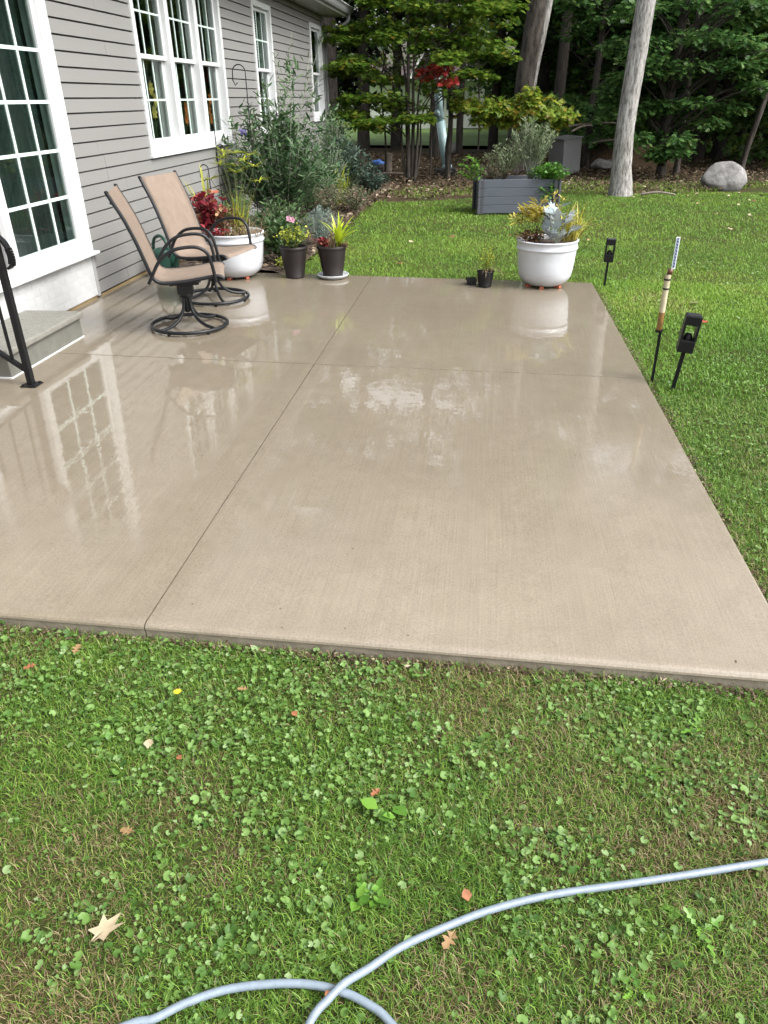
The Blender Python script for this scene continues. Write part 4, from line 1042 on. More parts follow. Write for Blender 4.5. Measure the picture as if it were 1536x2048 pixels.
# ------------------------------------------------------------------ planting
def shrub(name, label, cat, loc, targets, per, L, W, tm, mat, stem_mat='stem_green', start=.25, spread=.9, up=.5, sr=.004, jit=.03, parent=None, basejit=.03, droop=0.0, grp=None):
    t = parent or thing(name, label, cat, loc, 0, grp)
    sm_ = MB(); P = []; D = []; N = []
    for tg in targets:
        tg = np.array(tg, float); b0 = np.array([random.uniform(-basejit, basejit), random.uniform(-basejit, basejit), 0])
        mid = (b0+tg)/2+np.array([random.uniform(-.06, .06)*tg[2], random.uniform(-.06, .06)*tg[2], tg[2]*.12])
        crv = [(1-u)**2*b0+2*u*(1-u)*mid+u*u*tg for u in np.linspace(0, 1, 7)]
        sm_.tube([tuple(c) for c in crv], list(np.linspace(sr, sr*.35, 7)), 5)
        k = max(2, int(per*random.uniform(.7, 1.3)))
        u = np.sort(rng.uniform(start, 1, k))[:, None]
        c = (1-u)**2*b0+2*u*(1-u)*mid+u*u*tg; tanv = nrm(2*(1-u)*(mid-b0)+2*u*(tg-mid)+1e-9)
        out = rvec(k); out[:, 2] *= .4; d = nrm(out*spread+tanv*up); d[:, 2] -= droop
        P.append(c+rng.normal(0, jit, (k, 3))*[1, 1, .5]); D.append(d)
        nn = rng.normal(0, .45, (k, 3)); nn[:, 2] += 1; N.append(nn)
    P = np.concatenate(P); D = np.concatenate(D); N = np.concatenate(N); n = len(P)
    sm_.build('stem', stem_mat, t, True)
    sz = rng.uniform(.6, 1.15, n)
    leaves('foliage', mat, t, tm, P, D, N, L*sz, W*sz)
    return t
def dome(n, rx, ry, h, hmin=.5, flat=.0):
    out = []
    for i in range(n):
        a = random.uniform(0, 2*PI); q = math.sqrt(random.random())
        z = h*(hmin+(1-hmin)*(1-q*q*.8)*random.uniform(.7, 1.0)); out.append((rx*q*math.cos(a), ry*q*math.sin(a), z))
    return out
def cluster(name, mat, parent, tm, c, r, n, L, W, flat=1.0):
    p = rng.normal(0, .5, (n, 3))*r+c; d = rvec(n); d[:, 2] = abs(d[:, 2])*flat; nn = rng.normal(0, .5, (n, 3)); nn[:, 2] += 1
    sz = rng.uniform(.6, 1.2, n)
    return leaves(name, mat, parent, tm, p, d, nn, L*sz, W*sz)
gz = lambda x, y: float(lawn_z(x, y))+.04

# butterfly bush against the siding
bb = shrub('butterfly_bush', 'tall grey-green butterfly bush with narrow leaves against the siding', 'shrub', (-2.72, 10.5, gz(-2.7, 10.5)),
      [(-.62, -.3, 1.15), (-.5, -.5, 1.35), (-.25, -.45, 1.55), (0, -.3, 1.75), (.3, -.2, 1.95), (.15, .3, 1.9), (.55, .1, 1.75), (.7, .3, 1.45), (.6, -.35, 1.25), (.35, -.6, 1.1), (.1, -.55, 1.3), (-.2, .2, 1.6), (-.35, 0, 1.45), (.45, .5, 1.6), (-.45, .4, 1.3), (.75, -.05, 1.05), (.3, -.55, .85), (-.1, -.6, .95), (-.4, -.55, .85), (.55, -.5, .75)] + dome(52, .72, .6, 1.6, .3),
      74, .135, .031, ELL, 'greygreen', 'stem_grey', .3, .9, .55, .007, .05, None, .1, .12)
shrub('x', '', '', (0, 0, 0), [(.30, .0, 2.28), (.62, .3, 2.22), (.05, .1, 2.05), (.5, .0, 2.0)], 26, .085, .014, ELL, 'greygreen', 'stem_grey', .5, .9, .8, .006, .01, bb, .1)
pf = thing('flower_spike', 'purple flower spike on the left of the butterfly bush', 'flower', (-3.10, 10.3, 1.24))
cluster('petal', 'purple', pf, ELLS, np.array([0, 0, 0.]), np.array([.05, .03, .04]), 90, .02, .014)
# more plants in the bed
shrub('dark_shrub', 'dense dark blue-green shrub with narrow leaves at the house corner', 'shrub', (-2.45, 13.9, gz(-2.4, 13.9)), dome(60, .52, .6, 1.02, .35), 42, .12, .03, ELL, 'darkshrub', 'stem_brown', .2, .9, .5, .006, .05)
shrub('low_shrub', 'low rounded dark shrub at the end of the garden bed', 'shrub', (-2.12, 14.6, gz(-2.1, 14.6)), dome(40, .34, .35, .55, .3), 34, .09, .028, ELL, 'darkshrub', 'stem_brown', .2, .9, .6, .005, .04)
for i, (x, y, h, lab) in enumerate(((-2.35, 11.6, .5, 'grey-brown sedum mound with pink heads in the middle of the garden bed'), (-2.0, 12.3, .40, 'wiry grey-brown perennial mound at the lawn edge of the garden bed'), (-2.75, 12.4, .75, 'olive perennial clump between the butterfly bush and the dark shrub'))):
    shrub('perennial', lab, 'plant', (x, y, gz(x, y)), dome(46, .38, .42, h, .5), 26, .05, .018, ELL, 'sedum', 'stem_green', .3, 1, .5, .003, .04)
t = thing('ornamental_grass', 'olive and yellow grassy clump in front of the dark shrub', 'plant', (-2.35, 13.0, gz(-2.3, 13)))
strap_tuft('leaf_blade', 'yellowgreen', t, [((random.uniform(-.1, .1), random.uniform(-.1, .1), 0), random.uniform(0, 6.28), random.uniform(.4, .75), .016, random.uniform(1.0, 1.5), random.uniform(.3, .9), 5) for i in range(70)])
shrub('silver_plant', 'feathery silver-blue plant behind the pot with lime leaves', 'plant', (-1.95, 9.35, gz(-1.9, 9.3)), dome(70, .24, .24, .46, .5), 40, .045, .006, ELLS, 'silverblue', 'stem_grey', .15, 1, .7, .002, .02)
shrub('leafy_plant', 'dark broad-leaved plant behind the pot with a pink flower', 'plant', (-2.15, 8.2, gz(-2.1, 8.2)), dome(26, .26, .26, .42, .4), 14, .11, .045, ELL, 'hosta', 'stem_green', .3, .9, .5, .004, .04)
shrub('leafy_plant', 'bushy green plant under the butterfly bush beside the white planter', 'plant', (-2.35, 8.95, gz(-2.3, 8.9)), dome(44, .42, .40, .62, .35), 26, .075, .026, ELL, 'hosta', 'stem_green', .25, .9, .5, .004, .05)
shrub('leafy_plant', 'thin green plant at the wall behind the white planter', 'plant', (-3.0, 9.2, gz(-3, 9.2)), dome(26, .30, .5, .60, .4), 22, .08, .024, ELL, 'greygreen', 'stem_green', .25, .9, .5, .004, .05)
shrub('small_plant', 'small bright yellow-green seedling at the patio edge by the white planter', 'plant', (-2.05, 7.82, gz(-2.05, 7.82)), dome(16, .09, .08, .14, .5), 10, .035, .016, ELL, 'yellowgreen', 'stem_green', .3, .9, .5, .002, .02)
shrub('tangled_plant', 'mixed green-brown stems under the dark shrub', 'plant', (-2.62, 13.2, gz(-2.6, 13.2)), dome(40, .45, .4, .6, .4), 26, .06, .018, ELL, 'sedum', 'stem_brown', .3, 1, .5, .003, .05)
shrub('grey_shrub', 'airy grey-green shrub between the butterfly bush and the dark shrub', 'shrub', (-2.45, 12.1, gz(-2.4, 12.1)), dome(44, .5, .55, 1.05, .45), 34, .07, .014, ELL, 'greygreen', 'stem_grey', .25, 1, .6, .004, .05)
shrub('corner_shrub', 'grey-leaved shrub growing in front of the dark screened window', 'shrub', (-2.85, 15.2, gz(-2.8, 15.2)), dome(40, .42, .6, 1.45, .45), 36, .09, .024, ELL, 'greygreen', 'stem_grey', .25, 1, .6, .005, .05)

# shepherd hooks and plant supports
def hook(label, x, y, top, arc, foot, rad=.006, name='shepherd_hook'):
    t = thing(name, label, 'garden hook', (x, y, gz(x, y)))
    pts = [(0, 0, -.05), (0, 0, top*.5), (0, 0, top-arc)]
    for i in range(9):
        a = PI*i/8; pts.append((-arc+arc*math.cos(a), 0, top-arc+arc*math.sin(a)))
    pts += [(-2*arc-.005, 0, top-arc-foot*.6), (-2*arc+.02, 0, top-arc-foot), (-2*arc+.05, 0, top-arc-foot*.8)]
    MB().tube(pts, rad, 7).build('rod', 'black_metal', t, True)
    return t
hook('tall black shepherd hook in front of the butterfly bush', -2.78, 9.55, 1.90, .075, .13)
t = hook('black plant stake with a thin pole beside the triple window', -2.95, 8.75, 1.32, .02, .04, .005, 'plant_stake')
hook('black arched hook on the far side of the plant stake', -2.86, 8.76, 1.12, .05, .16, .006, 'plant_stake')
hook('short black arched hook behind the white planter', -2.93, 8.35, .95, .045, .12, .006, 'plant_stake')

# planter by the house: coleus, papyrus-like grass, dry stalks, strap leaves
soil_z = .40
t = thing('coleus', 'dark red coleus in the left planter by the house', 'plant', (PL.x-.20, PL.y-.12, PL.z+soil_z))
shrub('x', '', '', 0, dome(30, .20, .15, .42, .4), 16, .07, .05, ELL, 'coleus', 'stem_brown', .2, .9, .5, .003, .03, t)
t = thing('umbrella_grass', 'yellow-green umbrella grass with spoked heads in the white planter by the house', 'plant', (PL.x+.05, PL.y+.03, PL.z+soil_z))
st = MB(); heads = [(-.16, .1, .62), (-.08, -.02, .68), (.02, .06, .72), (.12, 0, .66), (.20, .05, .60), (-.22, .0, .50), (.06, -.06, .56), (.26, .0, .48), (-.02, .12, .60), (.15, .12, .70), (-.12, .14, .72)]
for h in heads: st.tube([(h[0]*.15, h[1]*.15, 0), (h[0]*.5, h[1]*.5, h[2]*.6), h], .0028, 5)
st.build('stem', 'stem_green', t)
for h in heads:
    items = [(h, 2*PI*i/11+random.uniform(-.2, .2), random.uniform(.08, .14), .016, random.uniform(.1, .7), random.uniform(.3, .8), 4) for i in range(13)]
    strap_tuft('head', 'yellowgreen', t, items)
strap_tuft('leaf_blade', 'yellowgreen', t, [((random.uniform(-.07, .07), random.uniform(-.05, .05), 0), random.uniform(0, 6.28), random.uniform(.25, .48), .009, random.uniform(1.15, 1.5), random.uniform(.1, .45), 5) for i in range(60)])
t = thing('strap_leaf_plant', 'yellow-green strap-leaved plant at the left edge of the white planter by the house', 'plant', (PL.x-.24, PL.y+.02, PL.z+soil_z))
for i in range(9):
    v, f = strap((random.uniform(-.02, .02), 0, 0), PI*.75+random.uniform(-.9, 1.2), random.uniform(.45, .72), .042, random.uniform(1.15, 1.45), random.uniform(.1, .5), 6)
    trimesh('leaf', v, f, 'yellowgreen', t, np.full(len(f), random.random()))
t = thing('dried_plant', 'dry brown tangled stalks spilling over the white planter by the house', 'plant', (PL.x+.10, PL.y-.10, PL.z+soil_z))
strap_tuft('stalk', 'dry', t, [((random.uniform(-.22, .2), random.uniform(-.1, .1), 0), random.uniform(0, 6.28), random.uniform(.08, .24), .006, random.uniform(.2, 1.3), random.uniform(.3, 1.3), 4) for i in range(220)])
shrub('red_bedding', 'low red bedding plant at the front of the white planter by the house', 'plant', (PL.x-.10, PL.y-.25, PL.z+soil_z-.02), dome(16, .12, .06, .12, .5), 10, .04, .028, ELL, 'coleus', 'stem_brown', .3, .9, .5, .002, .02)
shrub('bronze_plant', 'bronze-leaved bushy plant in the middle of the white planter by the house', 'plant', (PL.x-.06, PL.y-.05, PL.z+soil_z), dome(26, .15, .14, .30, .4), 16, .045, .022, ELL, 'bronze', 'stem_brown', .2, .9, .5, .003, .03)

# corner planter
sz_ = .40
t = thing('dusty_miller', 'silvery white dusty miller in the corner planter', 'plant', (PR.x+.07, PR.y-.10, PR.z+sz_))
tm = T(MAPLE[0]*[.55, 1, .8], MAPLE[1])
st = MB()
for i in range(46):
    a = random.uniform(0, 6.28); q = random.random()**.5; z = random.uniform(.06, .36)*(1-.35*q)
    c = np.array([.13*q*math.cos(a), .10*q*math.sin(a), z]); d = np.array([[math.cos(a)*.7, math.sin(a)*.7, .55]])
    L_ = random.uniform(.09, .14); st.tube([(0, 0, 0), tuple(c*.6+[0, 0, .01]), tuple(c)], .0025, 5)
    v, f, r = leaf_arrays(tm, c[None], d+rng.normal(0, .25, (1, 3)), np.array([[-math.cos(a)*.5, -math.sin(a)*.5, 1]])+rng.normal(0, .3, (1, 3)), L_, L_*1.25)
    trimesh('leaf', v, f, 'silver', t, r)
st.build('stem', 'stem_grey', t)
shrub('golden_plant', 'golden-leaved croton on dark stems at the left of the corner planter', 'plant', (PR.x-.12, PR.y+.0, PR.z+sz_), [(-.06, 0, .32), (.02, .04, .34), (-.12, -.02, .28), (.06, -.02, .30), (-.02, -.04, .26), (-.22, 0, .22), (.10, .04, .24)], 24, .11, .026, ELL, 'goldleaf', 'stem_brown', .6, 1, .4, .004, .015)
shrub('bronze_foliage', 'dark bronze foliage hanging over the left rim of the corner planter', 'plant', (PR.x-.15, PR.y-.08, PR.z+sz_-.02), dome(36, .19, .13, .16, .4), 12, .035, .02, ELL, 'bronze', 'stem_brown', .2, .9, .4, .003, .03)
t = thing('yellow_grass_plant', 'yellowing grassy plant at the right of the corner planter', 'plant', (PR.x+.20, PR.y+.05, PR.z+sz_))
strap_tuft('leaf_blade', 'goldleaf', t, [((random.uniform(-.07, .07), random.uniform(-.07, .07), 0), random.uniform(-1.9, 2.6), random.uniform(.2, .42), .014, random.uniform(.8, 1.45), random.uniform(.2, .8), 5) for i in range(60)])
shrub('x', '', '', 0, dome(26, .14, .12, .26, .4), 12, .035, .014, ELL, 'yellowgreen', 'stem_green', .3, 1, .5, .002, .03, t)
shrub('trailing_plant', 'yellow-green sprig arching over the middle of the corner planter', 'plant', (PR.x+.04, PR.y+.08, PR.z+sz_), [(.0, .05, .42), (-.1, 0, .40), (.08, 0, .38)], 14, .05, .014, ELL, 'goldleaf', 'stem_green', .6, 1, .5, .002, .01)
n = 40; a = rng.uniform(0, 6.28, n); q = rng.uniform(.1, .26, n)
leaves('mulch_chip', 'dry', None, ELLS, np.stack([PR.x+q*np.cos(a), PR.y+q*np.sin(a), np.full(n, PR.z+.415)], 1), rvec(n), np.tile([0, 0, 1.], (n, 1)), .03, .015)['kind'] = 'stuff'
n = 90; a = rng.uniform(0, 6.28, n); q = rng.uniform(.05, .26, n)
leaves('mulch_chip', 'dry', None, ELLS, np.stack([PL.x+q*np.cos(a), PL.y+q*np.sin(a), np.full(n, PL.z+.412)], 1), rvec(n), np.tile([0, 0, 1.], (n, 1)), .03, .015)['kind'] = 'stuff'

# pot with pink flower
t = thing('geranium', 'straggly yellow-green plant with one pink flower in the left brown pot', 'plant', (B1.x, B1.y, B1.z+.275))
shrub('x', '', '', 0, dome(26, .17, .12, .22, .4), 12, .032, .026, ELL, 'yellowgreen', 'stem_green', .3, 1, .4, .0025, .03, t)
shrub('x', '', '', 0, dome(14, .16, .12, .20, .4), 12, .03, .022, ELL, 'hosta', 'stem_green', .3, 1, .4, .0025, .03, t)
for cx, cz in ((-.015, .285), (.02, .275)):
    az = np.linspace(0, 2*PI, 6)[:5]
    leaves('flower', 'pink', t, ROUND, np.tile([cx, -.03, cz], (5, 1)), np.stack([np.cos(az), np.full(5, -.3), np.sin(az)], 1), np.tile([0., -1, .4], (5, 1)), .032, .026)
MB().tube([(0, 0, .02), (-.01, -.02, .16), (0, -.025, .275)], .002, 5).build('flower_stalk', 'stem_green', t)
# pot with lime leaves
t = thing('lime_plant', 'bright lime strap-leaved plant in the brown pot on the saucer', 'plant', (B2.x+.07, B2.y, B2.z+.275))
for i in range(20):
    a = random.choice((-.2, .3, .0, -.5, .6, 2.4, 3.0, -2.6, 1.5, -1.3))+random.uniform(-.3, .3)
    v, f = strap((random.uniform(-.015, .015), random.uniform(-.015, .015), random.uniform(0, .06)), a, random.uniform(.20, .33), random.uniform(.026, .036), random.uniform(.75, 1.45), random.uniform(.3, .8), 7)
    trimesh('leaf', v, f, 'lime', t, np.full(len(f), random.random()))
MB().tube([(0, 0, -.01), (0, 0, .07)], .008, 6).build('stem', 'stem_green', t)
shrub('red_coleus', 'small dark red coleus in the brown pot on the saucer', 'plant', (B2.x-.085, B2.y-.03, B2.z+.27), dome(12, .055, .05, .10, .5), 10, .045, .034, ELL, 'coleus', 'stem_brown', .3, .9, .5, .002, .015)
t = thing('dried_stalks', 'pale dry stalks in the middle of the brown pot on the saucer', 'plant', (B2.x-.02, B2.y+.01, B2.z+.275))
strap_tuft('stalk', 'dry', t, [((random.uniform(-.05, .05), random.uniform(-.04, .04), 0), random.uniform(0, 6.28), random.uniform(.08, .2), .012, random.uniform(.7, 1.5), random.uniform(.2, 1.0), 4) for i in range(34)])
shrub('orange_foliage', 'small orange-brown leaves at the right rim of the brown pot on the saucer', 'plant', (B2.x+.12, B2.y-.03, B2.z+.27), dome(8, .05, .04, .07, .5), 8, .03, .02, ELL, 'bronze', 'stem_brown', .3, .9, .5, .002, .012)
# little pots
t = shrub('potted_herb', 'thin yellow-green herb growing in the small black nursery pot', 'plant', (K.x, K.y, K.z+.13), dome(15, .085, .07, .25, .35), 16, .024, .015, ELL, 'yellowgreen', 'stem_green', .25, 1, .4, .0018, .012)
t = thing('trailing_grass', 'dry trailing grass hanging over the rim of the small black nursery pot', 'plant', (K.x+.03, K.y, K.z+.135))
strap_tuft('stalk', 'dry', t, [((random.uniform(-.03, .03), random.uniform(-.03, .03), 0), random.uniform(-2.2, .9), random.uniform(.10, .19), .004, random.uniform(.3, .9), random.uniform(1.0, 1.8), 5) for i in range(22)])
t = thing('grass_tuft', 'few thin green blades in the tiny black tray', 'plant', (-.088, 7.44, patio_z(-.088)+.035))
strap_tuft('leaf_blade', 'hosta', t, [((random.uniform(-.03, .03), random.uniform(-.03, .03), 0), random.uniform(0, 6.28), random.uniform(.05, .11), .003, random.uniform(1.0, 1.5), .3, 4) for i in range(18)])

# herbs in the raised bed
cb, sb = math.cos(bang), math.sin(bang)
def bl(x, y, z): return (-.07+x*cb-y*sb, 12.70+x*sb+y*cb, float(lawn_z(0, 12.7))+z)
shrub('herb_bush', 'silvery upright herb stalks at the right of the raised bed', 'plant', bl(.82, .3, .44), dome(44, .44, .24, .95, .5), 60, .085, .011, ELLS, 'rosemary', 'stem_grey', .35, 1, .7, .004, .015)
shrub('herb_bush', 'grey wiry herb in the middle of the raised bed', 'plant', bl(.40, .3, .44), dome(50, .38, .24, .62, .45), 44, .06, .010, ELLS, 'rosemary', 'stem_brown', .25, 1, .7, .003, .02)
shrub('brown_herb', 'brownish fading herb at the left rear of the raised bed', 'plant', bl(.22, .25, .44), dome(60, .40, .25, .28, .45), 24, .04, .012, ELLS, 'sedum', 'stem_brown', .2, 1, .6, .003, .03)
shrub('parsley', 'bright green parsley spilling over the right corner of the raised bed', 'plant', bl(1.08, .08, .44), dome(50, .32, .22, .30, .3)+[(-.15, -.14, -.12), (.0, -.14, -.2), (.12, -.12, -.1), (-.08, -.15, -.22), (.05, -.14, -.05)], 30, .045, .042, MAPLE, 'parsley', 'stem_green', .3, 1, .5, .003, .03)
shrub('lime_shrub', 'small lime-green shrub leaning over the left end of the raised bed', 'plant', bl(.06, .12, .42), [(-.35, 0, .30), (-.25, .05, .40), (-.15, -.05, .36), (-.4, 0, .18), (-.2, 0, .25), (-.1, .05, .30), (-.30, -.06, .14)], 30, .075, .032, ELL, 'weed', 'stem_green', .35, 1, .4, .003, .03)

# ------------------------------------------------------------------ trees
def trunk_mesh(pts, rads, n=18, seed=0, rough=.05):
    m = MB(); m.tube(smooth_curve(pts, 5), np.interp(np.linspace(0, len(rads)-1, (len(pts)-1)*5+1), range(len(rads)), rads), n)
    V = np.array(m.v); c = np.array([tuple(p) for p in smooth_curve(pts, 5)]); c = np.repeat(c, n, 0)
    ang = np.arctan2(V[:, 1]-c[:, 1], V[:, 0]-c[:, 0]); k = 1+rough*(np.sin(ang*5+seed)+.6*np.sin(ang*9+seed*2+V[:, 2]*.6))*np.exp(-np.maximum(V[:, 2], 0)*.35)+rough*.4*np.sin(ang*7+V[:, 2]*2)
    k = k+rough*.35*np.random.default_rng(int(seed*1000)).normal(size=len(k)); V = c+(V-c)*k[:, None]; m.v = [tuple(v) for v in V]; return m
def crown_cloud(clumps, per, L, tm, flat=.35, droop=.15, W=None):
    P = []; D = []; N = []
    for (c, r) in clumps:
        k = int(per*random.uniform(.7, 1.3)); r = np.asarray(r, float)
        u = rvec(k)*(rng.random((k, 1))**.45)*r; P.append(np.asarray(c)+u)
        d = nrm(u*[1, 1, .5]+rng.normal(0, .35, (k, 3))*r.mean()); d[:, 2] = d[:, 2]*.5-droop; D.append(d)
        nn = rng.normal(0, flat, (k, 3)); nn[:, 2] += 1; N.append(nn)
    P = np.concatenate(P); D = np.concatenate(D); N = np.concatenate(N); sz = rng.uniform(.65, 1.2, len(P))
    base = np.repeat(rng.random(len(clumps)), 1)
    return P, D, N, L*sz
def tree(label, name, loc, trunk_pts, rads, bark, crowns, leafm, per, L, tm, limbs=True, grp=None, extra=None):
    t = thing(name, label, 'tree', loc, 0, grp)
    trunk_mesh(trunk_pts, rads, 22, random.random()*6).build('trunk', bark, t, True)
    if limbs and crowns:
        b = MB(); tp = [Vector(p) for p in trunk_pts]
        for (c, r) in crowns:
            c = Vector(c); zt = max(tp[0].z+.3, c.z-.45*(Vector((c.x, c.y, 0)).length)-.2)
            q = None
            for a, d in zip(tp[:-1], tp[1:]):
                if a.z <= zt <= d.z: q = a.lerp(d, (zt-a.z)/max(d.z-a.z, 1e-6))
            if q is None: q = tp[-1]
            mid = q.lerp(c, .55)+Vector((0, 0, .12*(c-q).length))
            ln = (c-q).length; r0_ = min(.06, .012+.011*ln)
            b.tube(smooth_curve([q, mid, c], 4), list(np.linspace(r0_, r0_*.25, 9)), 6)
        b.build('branch', bark, t, True)
    if crowns:
        P, D, N, LL = crown_cloud(crowns, per, L, tm)
        leaves('crown', leafm, t, tm, P, D, N, LL)
    return t
def clumps(n, c, R_, r, zflat=.45):
    out = []
    for i in range(n):
        u = rvec(1)[0]*(random.random()**.4)*np.array(R_); rad = r*random.uniform(.6, 1.3)
        out.append((tuple(np.array(c)+u), (rad, rad, rad*zflat)))
    return out
gl_ = lambda x, y: float(lawn_z(x, y))-.02
# pale trunk at the lawn edge
tree('tall tree with a pale grey trunk at the far lawn edge', 'oak_tree', (2.563, 15.75, gl_(2.5, 15.7)), [(0, 0, -.1), (0, 0, .12), (-.03, 0, .5), (-.06, 0, 1.2), (-.02, 0, 2.2), (.02, 0, 3.1), (.12, .1, 5), (.2, .2, 8), (.3, .3, 12)], [.25, .215, .178, .160, .165, .160, .15, .12, .05], 'bark_pale', clumps(24, (.3, .4, 10.5), (2.8, 3.0, 3.0), .85), 'oak', 70, .22, SPRAY)
tree('big dark grey trunk left of the utility cabinet', 'oak_tree', (.66, 20.3, gl_(.66, 20.3)), [(0, 0, -.1), (.0, 0, .2), (.05, 0, .8), (.16, 0, 2), (.30, 0, 3.5), (.45, .1, 6), (.5, .2, 9), (.6, .3, 13)], [.32, .26, .23, .215, .205, .19, .15, .06], 'bark_grey', clumps(26, (.3, .2, 11), (3.2, 3.0, 3.6), .9), 'forest', 70, .25, SPRAY)
tree('slimmer pale trunk just right of the big dark trunk', 'young_tree', (.80, 20.7, gl_(.8, 20.7)), [(0, 0, -.1), (.04, 0, .5), (.18, 0, 2), (.42, 0, 3.6), (.6, 0, 6), (.65, .1, 10)], [.14, .125, .12, .11, .09, .04], 'bark_pale', clumps(14, (.4, .3, 9), (2.0, 2.0, 2.2), .9), 'forest', 80, .25, SPRAY)
tree('thick grey trunk standing behind the house corner', 'oak_tree', (-4.86, 25.5, gl_(-4.8, 25.5)), [(0, 0, -.1), (0, 0, .5), (.02, 0, 3.5), (.05, 0, 7), (.1, .1, 12)], [.34, .28, .26, .22, .08], 'bark_grey', clumps(30, (0, 0, 10.5), (3.6, 3.2, 3.6), 1.05), 'forest', 90, .27, SPRAY)

# multi-stem maple in front, with flat layered sprays
mp = thing('maple_tree', 'multi-stemmed young maple with layered green foliage beyond the lawn', 'tree', (-1.66, 17.75, gl_(-1.66, 17.75)))
b_layers = []
lay = [(-1.35, .1, 1.30, .55), (-.9, -.3, 1.22, .55), (-.35, -.2, 1.18, .55), (.25, -.1, 1.32, .5), (-1.1, .2, 1.62, .6), (-.5, 0, 1.55, .55), (.1, .2, 1.50, .5), (-1.55, .2, 2.15, .45), (-1.15, -.1, 2.25, .6), (-.6, .1, 2.05, .55), (.55, .1, 1.75, .5), (-1.4, 0, 2.75, .5), (-.95, .2, 2.95, .6), (-.3, -.2, 2.75, .6), (.25, .2, 2.65, .6), (.75, 0, 2.35, .55), (-.9, .3, 3.4, .6), (-.2, 0, 3.3, .7), (.5, .1, 3.1, .6), (1.0, .2, 2.75, .5), (-.5, .3, 3.9, .8), (.3, .3, 3.9, .8), (.9, .2, 3.5, .7), (-1.3, .3, 3.7, .6), (1.5, .3, 3.2, .5), (-.1, .4, 4.6, .9), (1.35, .4, 4.2, .7), (1.7, .2, 2.3, .45), (1.3, .3, 2.0, .45)]
for (x, y, z, r) in lay:
    for q in range(4):
        b_layers.append(((x+random.uniform(-.35, .35), y+random.uniform(-.35, .35), z+random.uniform(-.13, .13)), (r*.62, r*.62, r*.16)))
st = MB()
for (bx, by, tx, ty, tz, r) in ((-.03, 0, -.1, .0, 4.8, .055), (.05, .03, .25, .1, 4.2, .045), (.0, .06, -.55, .2, 3.9, .04), (-.08, .02, -.9, .1, 2.9, .032), (.10, .0, .75, .1, 3.4, .035), (.12, .05, 1.1, .2, 2.5, .026)):
    c0 = np.array([bx, by, -.05]); c2 = np.array([tx, ty, tz]); mid = (c0+c2)/2-np.array([tx*.28, ty*.28, 0]) + [0, 0, .2]
    st.tube(smooth_curve([tuple(c0), tuple((c0+mid)/2+[tx*.02, 0, 0]), tuple(mid), tuple(c2)], 5), list(np.linspace(r, r*.3, 16)), 8)
st.build('trunk', 'bark_dark', mp, True)
br = MB()
for (x, y, z, r) in lay:
    q = Vector((x*.25, y*.25, max(.9, z-.35*abs(x)-.25))); c = Vector((x, y, z)); br.tube(smooth_curve([q, q.lerp(c, .6)+Vector((0, 0, .06)), c], 4), list(np.linspace(.016, .005, 9)), 5)
br.build('branch', 'bark_dark', mp, True)
P, D, N, LL = crown_cloud(b_layers, 95, .115, MAPLE, .3, .2)
rr_ = rng.random(len(P))
k = ~(((P[:, 0] > .5) & (P[:, 0] < .80) & (P[:, 2] > .7) & (P[:, 2] < 2.0) & (rr_ < .85)) | ((P[:, 0] > -.5) & (P[:, 0] < .95) & (P[:, 2] > 1.52) & (P[:, 2] < 1.90) & (rr_ < .72)))
P, D, N, LL = P[k], D[k], N[k], LL[k]
leaves('crown', 'maple', mp, MAPLE, P, D, N, LL)
# red spray
red = [((.62+random.uniform(-.32, .28), -.35+random.uniform(-.2, .2), 2.10-.22*random.uniform(-.6, 1)), (.20, .18, .08)) for i in range(7)]
P, D, N, LL = crown_cloud(red, 26, .10, MAPLE, .4, .25); o = leaves('red_spray', 'maple_r', mp, MAPLE, P, D, N, LL); o['label'] = 'scarlet spray of leaves'
# yellowing sprays
yt = thing('maple_tree', 'slender maple with a long yellow-green level branch beyond the raised bed', 'tree', (-.86, 18.6, gl_(-.86, 18.6)))
trunk_mesh([(0, 0, -.1), (0, 0, .5), (.03, 0, 1.3), (-.05, .1, 3), (0, .2, 4.6)], [.075, .06, .055, .045, .02], 10).build('trunk', 'bark_dark', yt, True)
yl = []
br = MB()
for (x, z, dz) in ((.2, 1.50, .1), (.55, 1.42, .12), (.9, 1.46, .14), (1.25, 1.40, .16), (1.6, 1.46, .18), (1.95, 1.40, .16), (2.3, 1.36, .12), (2.55, 1.30, .10), (.75, 1.30, .08), (1.45, 1.26, .08), (2.1, 1.22, .08), (-.2, 1.40, .1), (1.8, 1.60, .1)):
    for q in range(3): yl.append(((x+random.uniform(-.2, .2), random.uniform(-.35, .25), z+random.uniform(-.16, .12)), (.24, .24, dz*1.7)))
br.tube(smooth_curve([(.03, 0, 1.25), (.8, 0, 1.42), (1.7, -.05, 1.45), (2.5, -.1, 1.32)], 6), list(np.linspace(.022, .006, 19)), 6)
br.build('branch', 'bark_dark', yt, True)
P, D, N, LL = crown_cloud(yl, 62, .115, MAPLE, .4, .55); k = P[:, 0] > .05; P, D, N, LL = P[k], D[k], N[k], LL[k]; leaves('crown', 'maple_y', yt, MAPLE, P, D, N, LL)
up = [((random.uniform(-.9, 1.3), random.uniform(-.4, .6), random.uniform(2.3, 4.6)), (.42, .42, .13)) for i in range(34)]
P, D, N, LL = crown_cloud(up, 60, .12, MAPLE, .35, .25); leaves('upper_crown', 'maple', yt, MAPLE, P, D, N, LL)

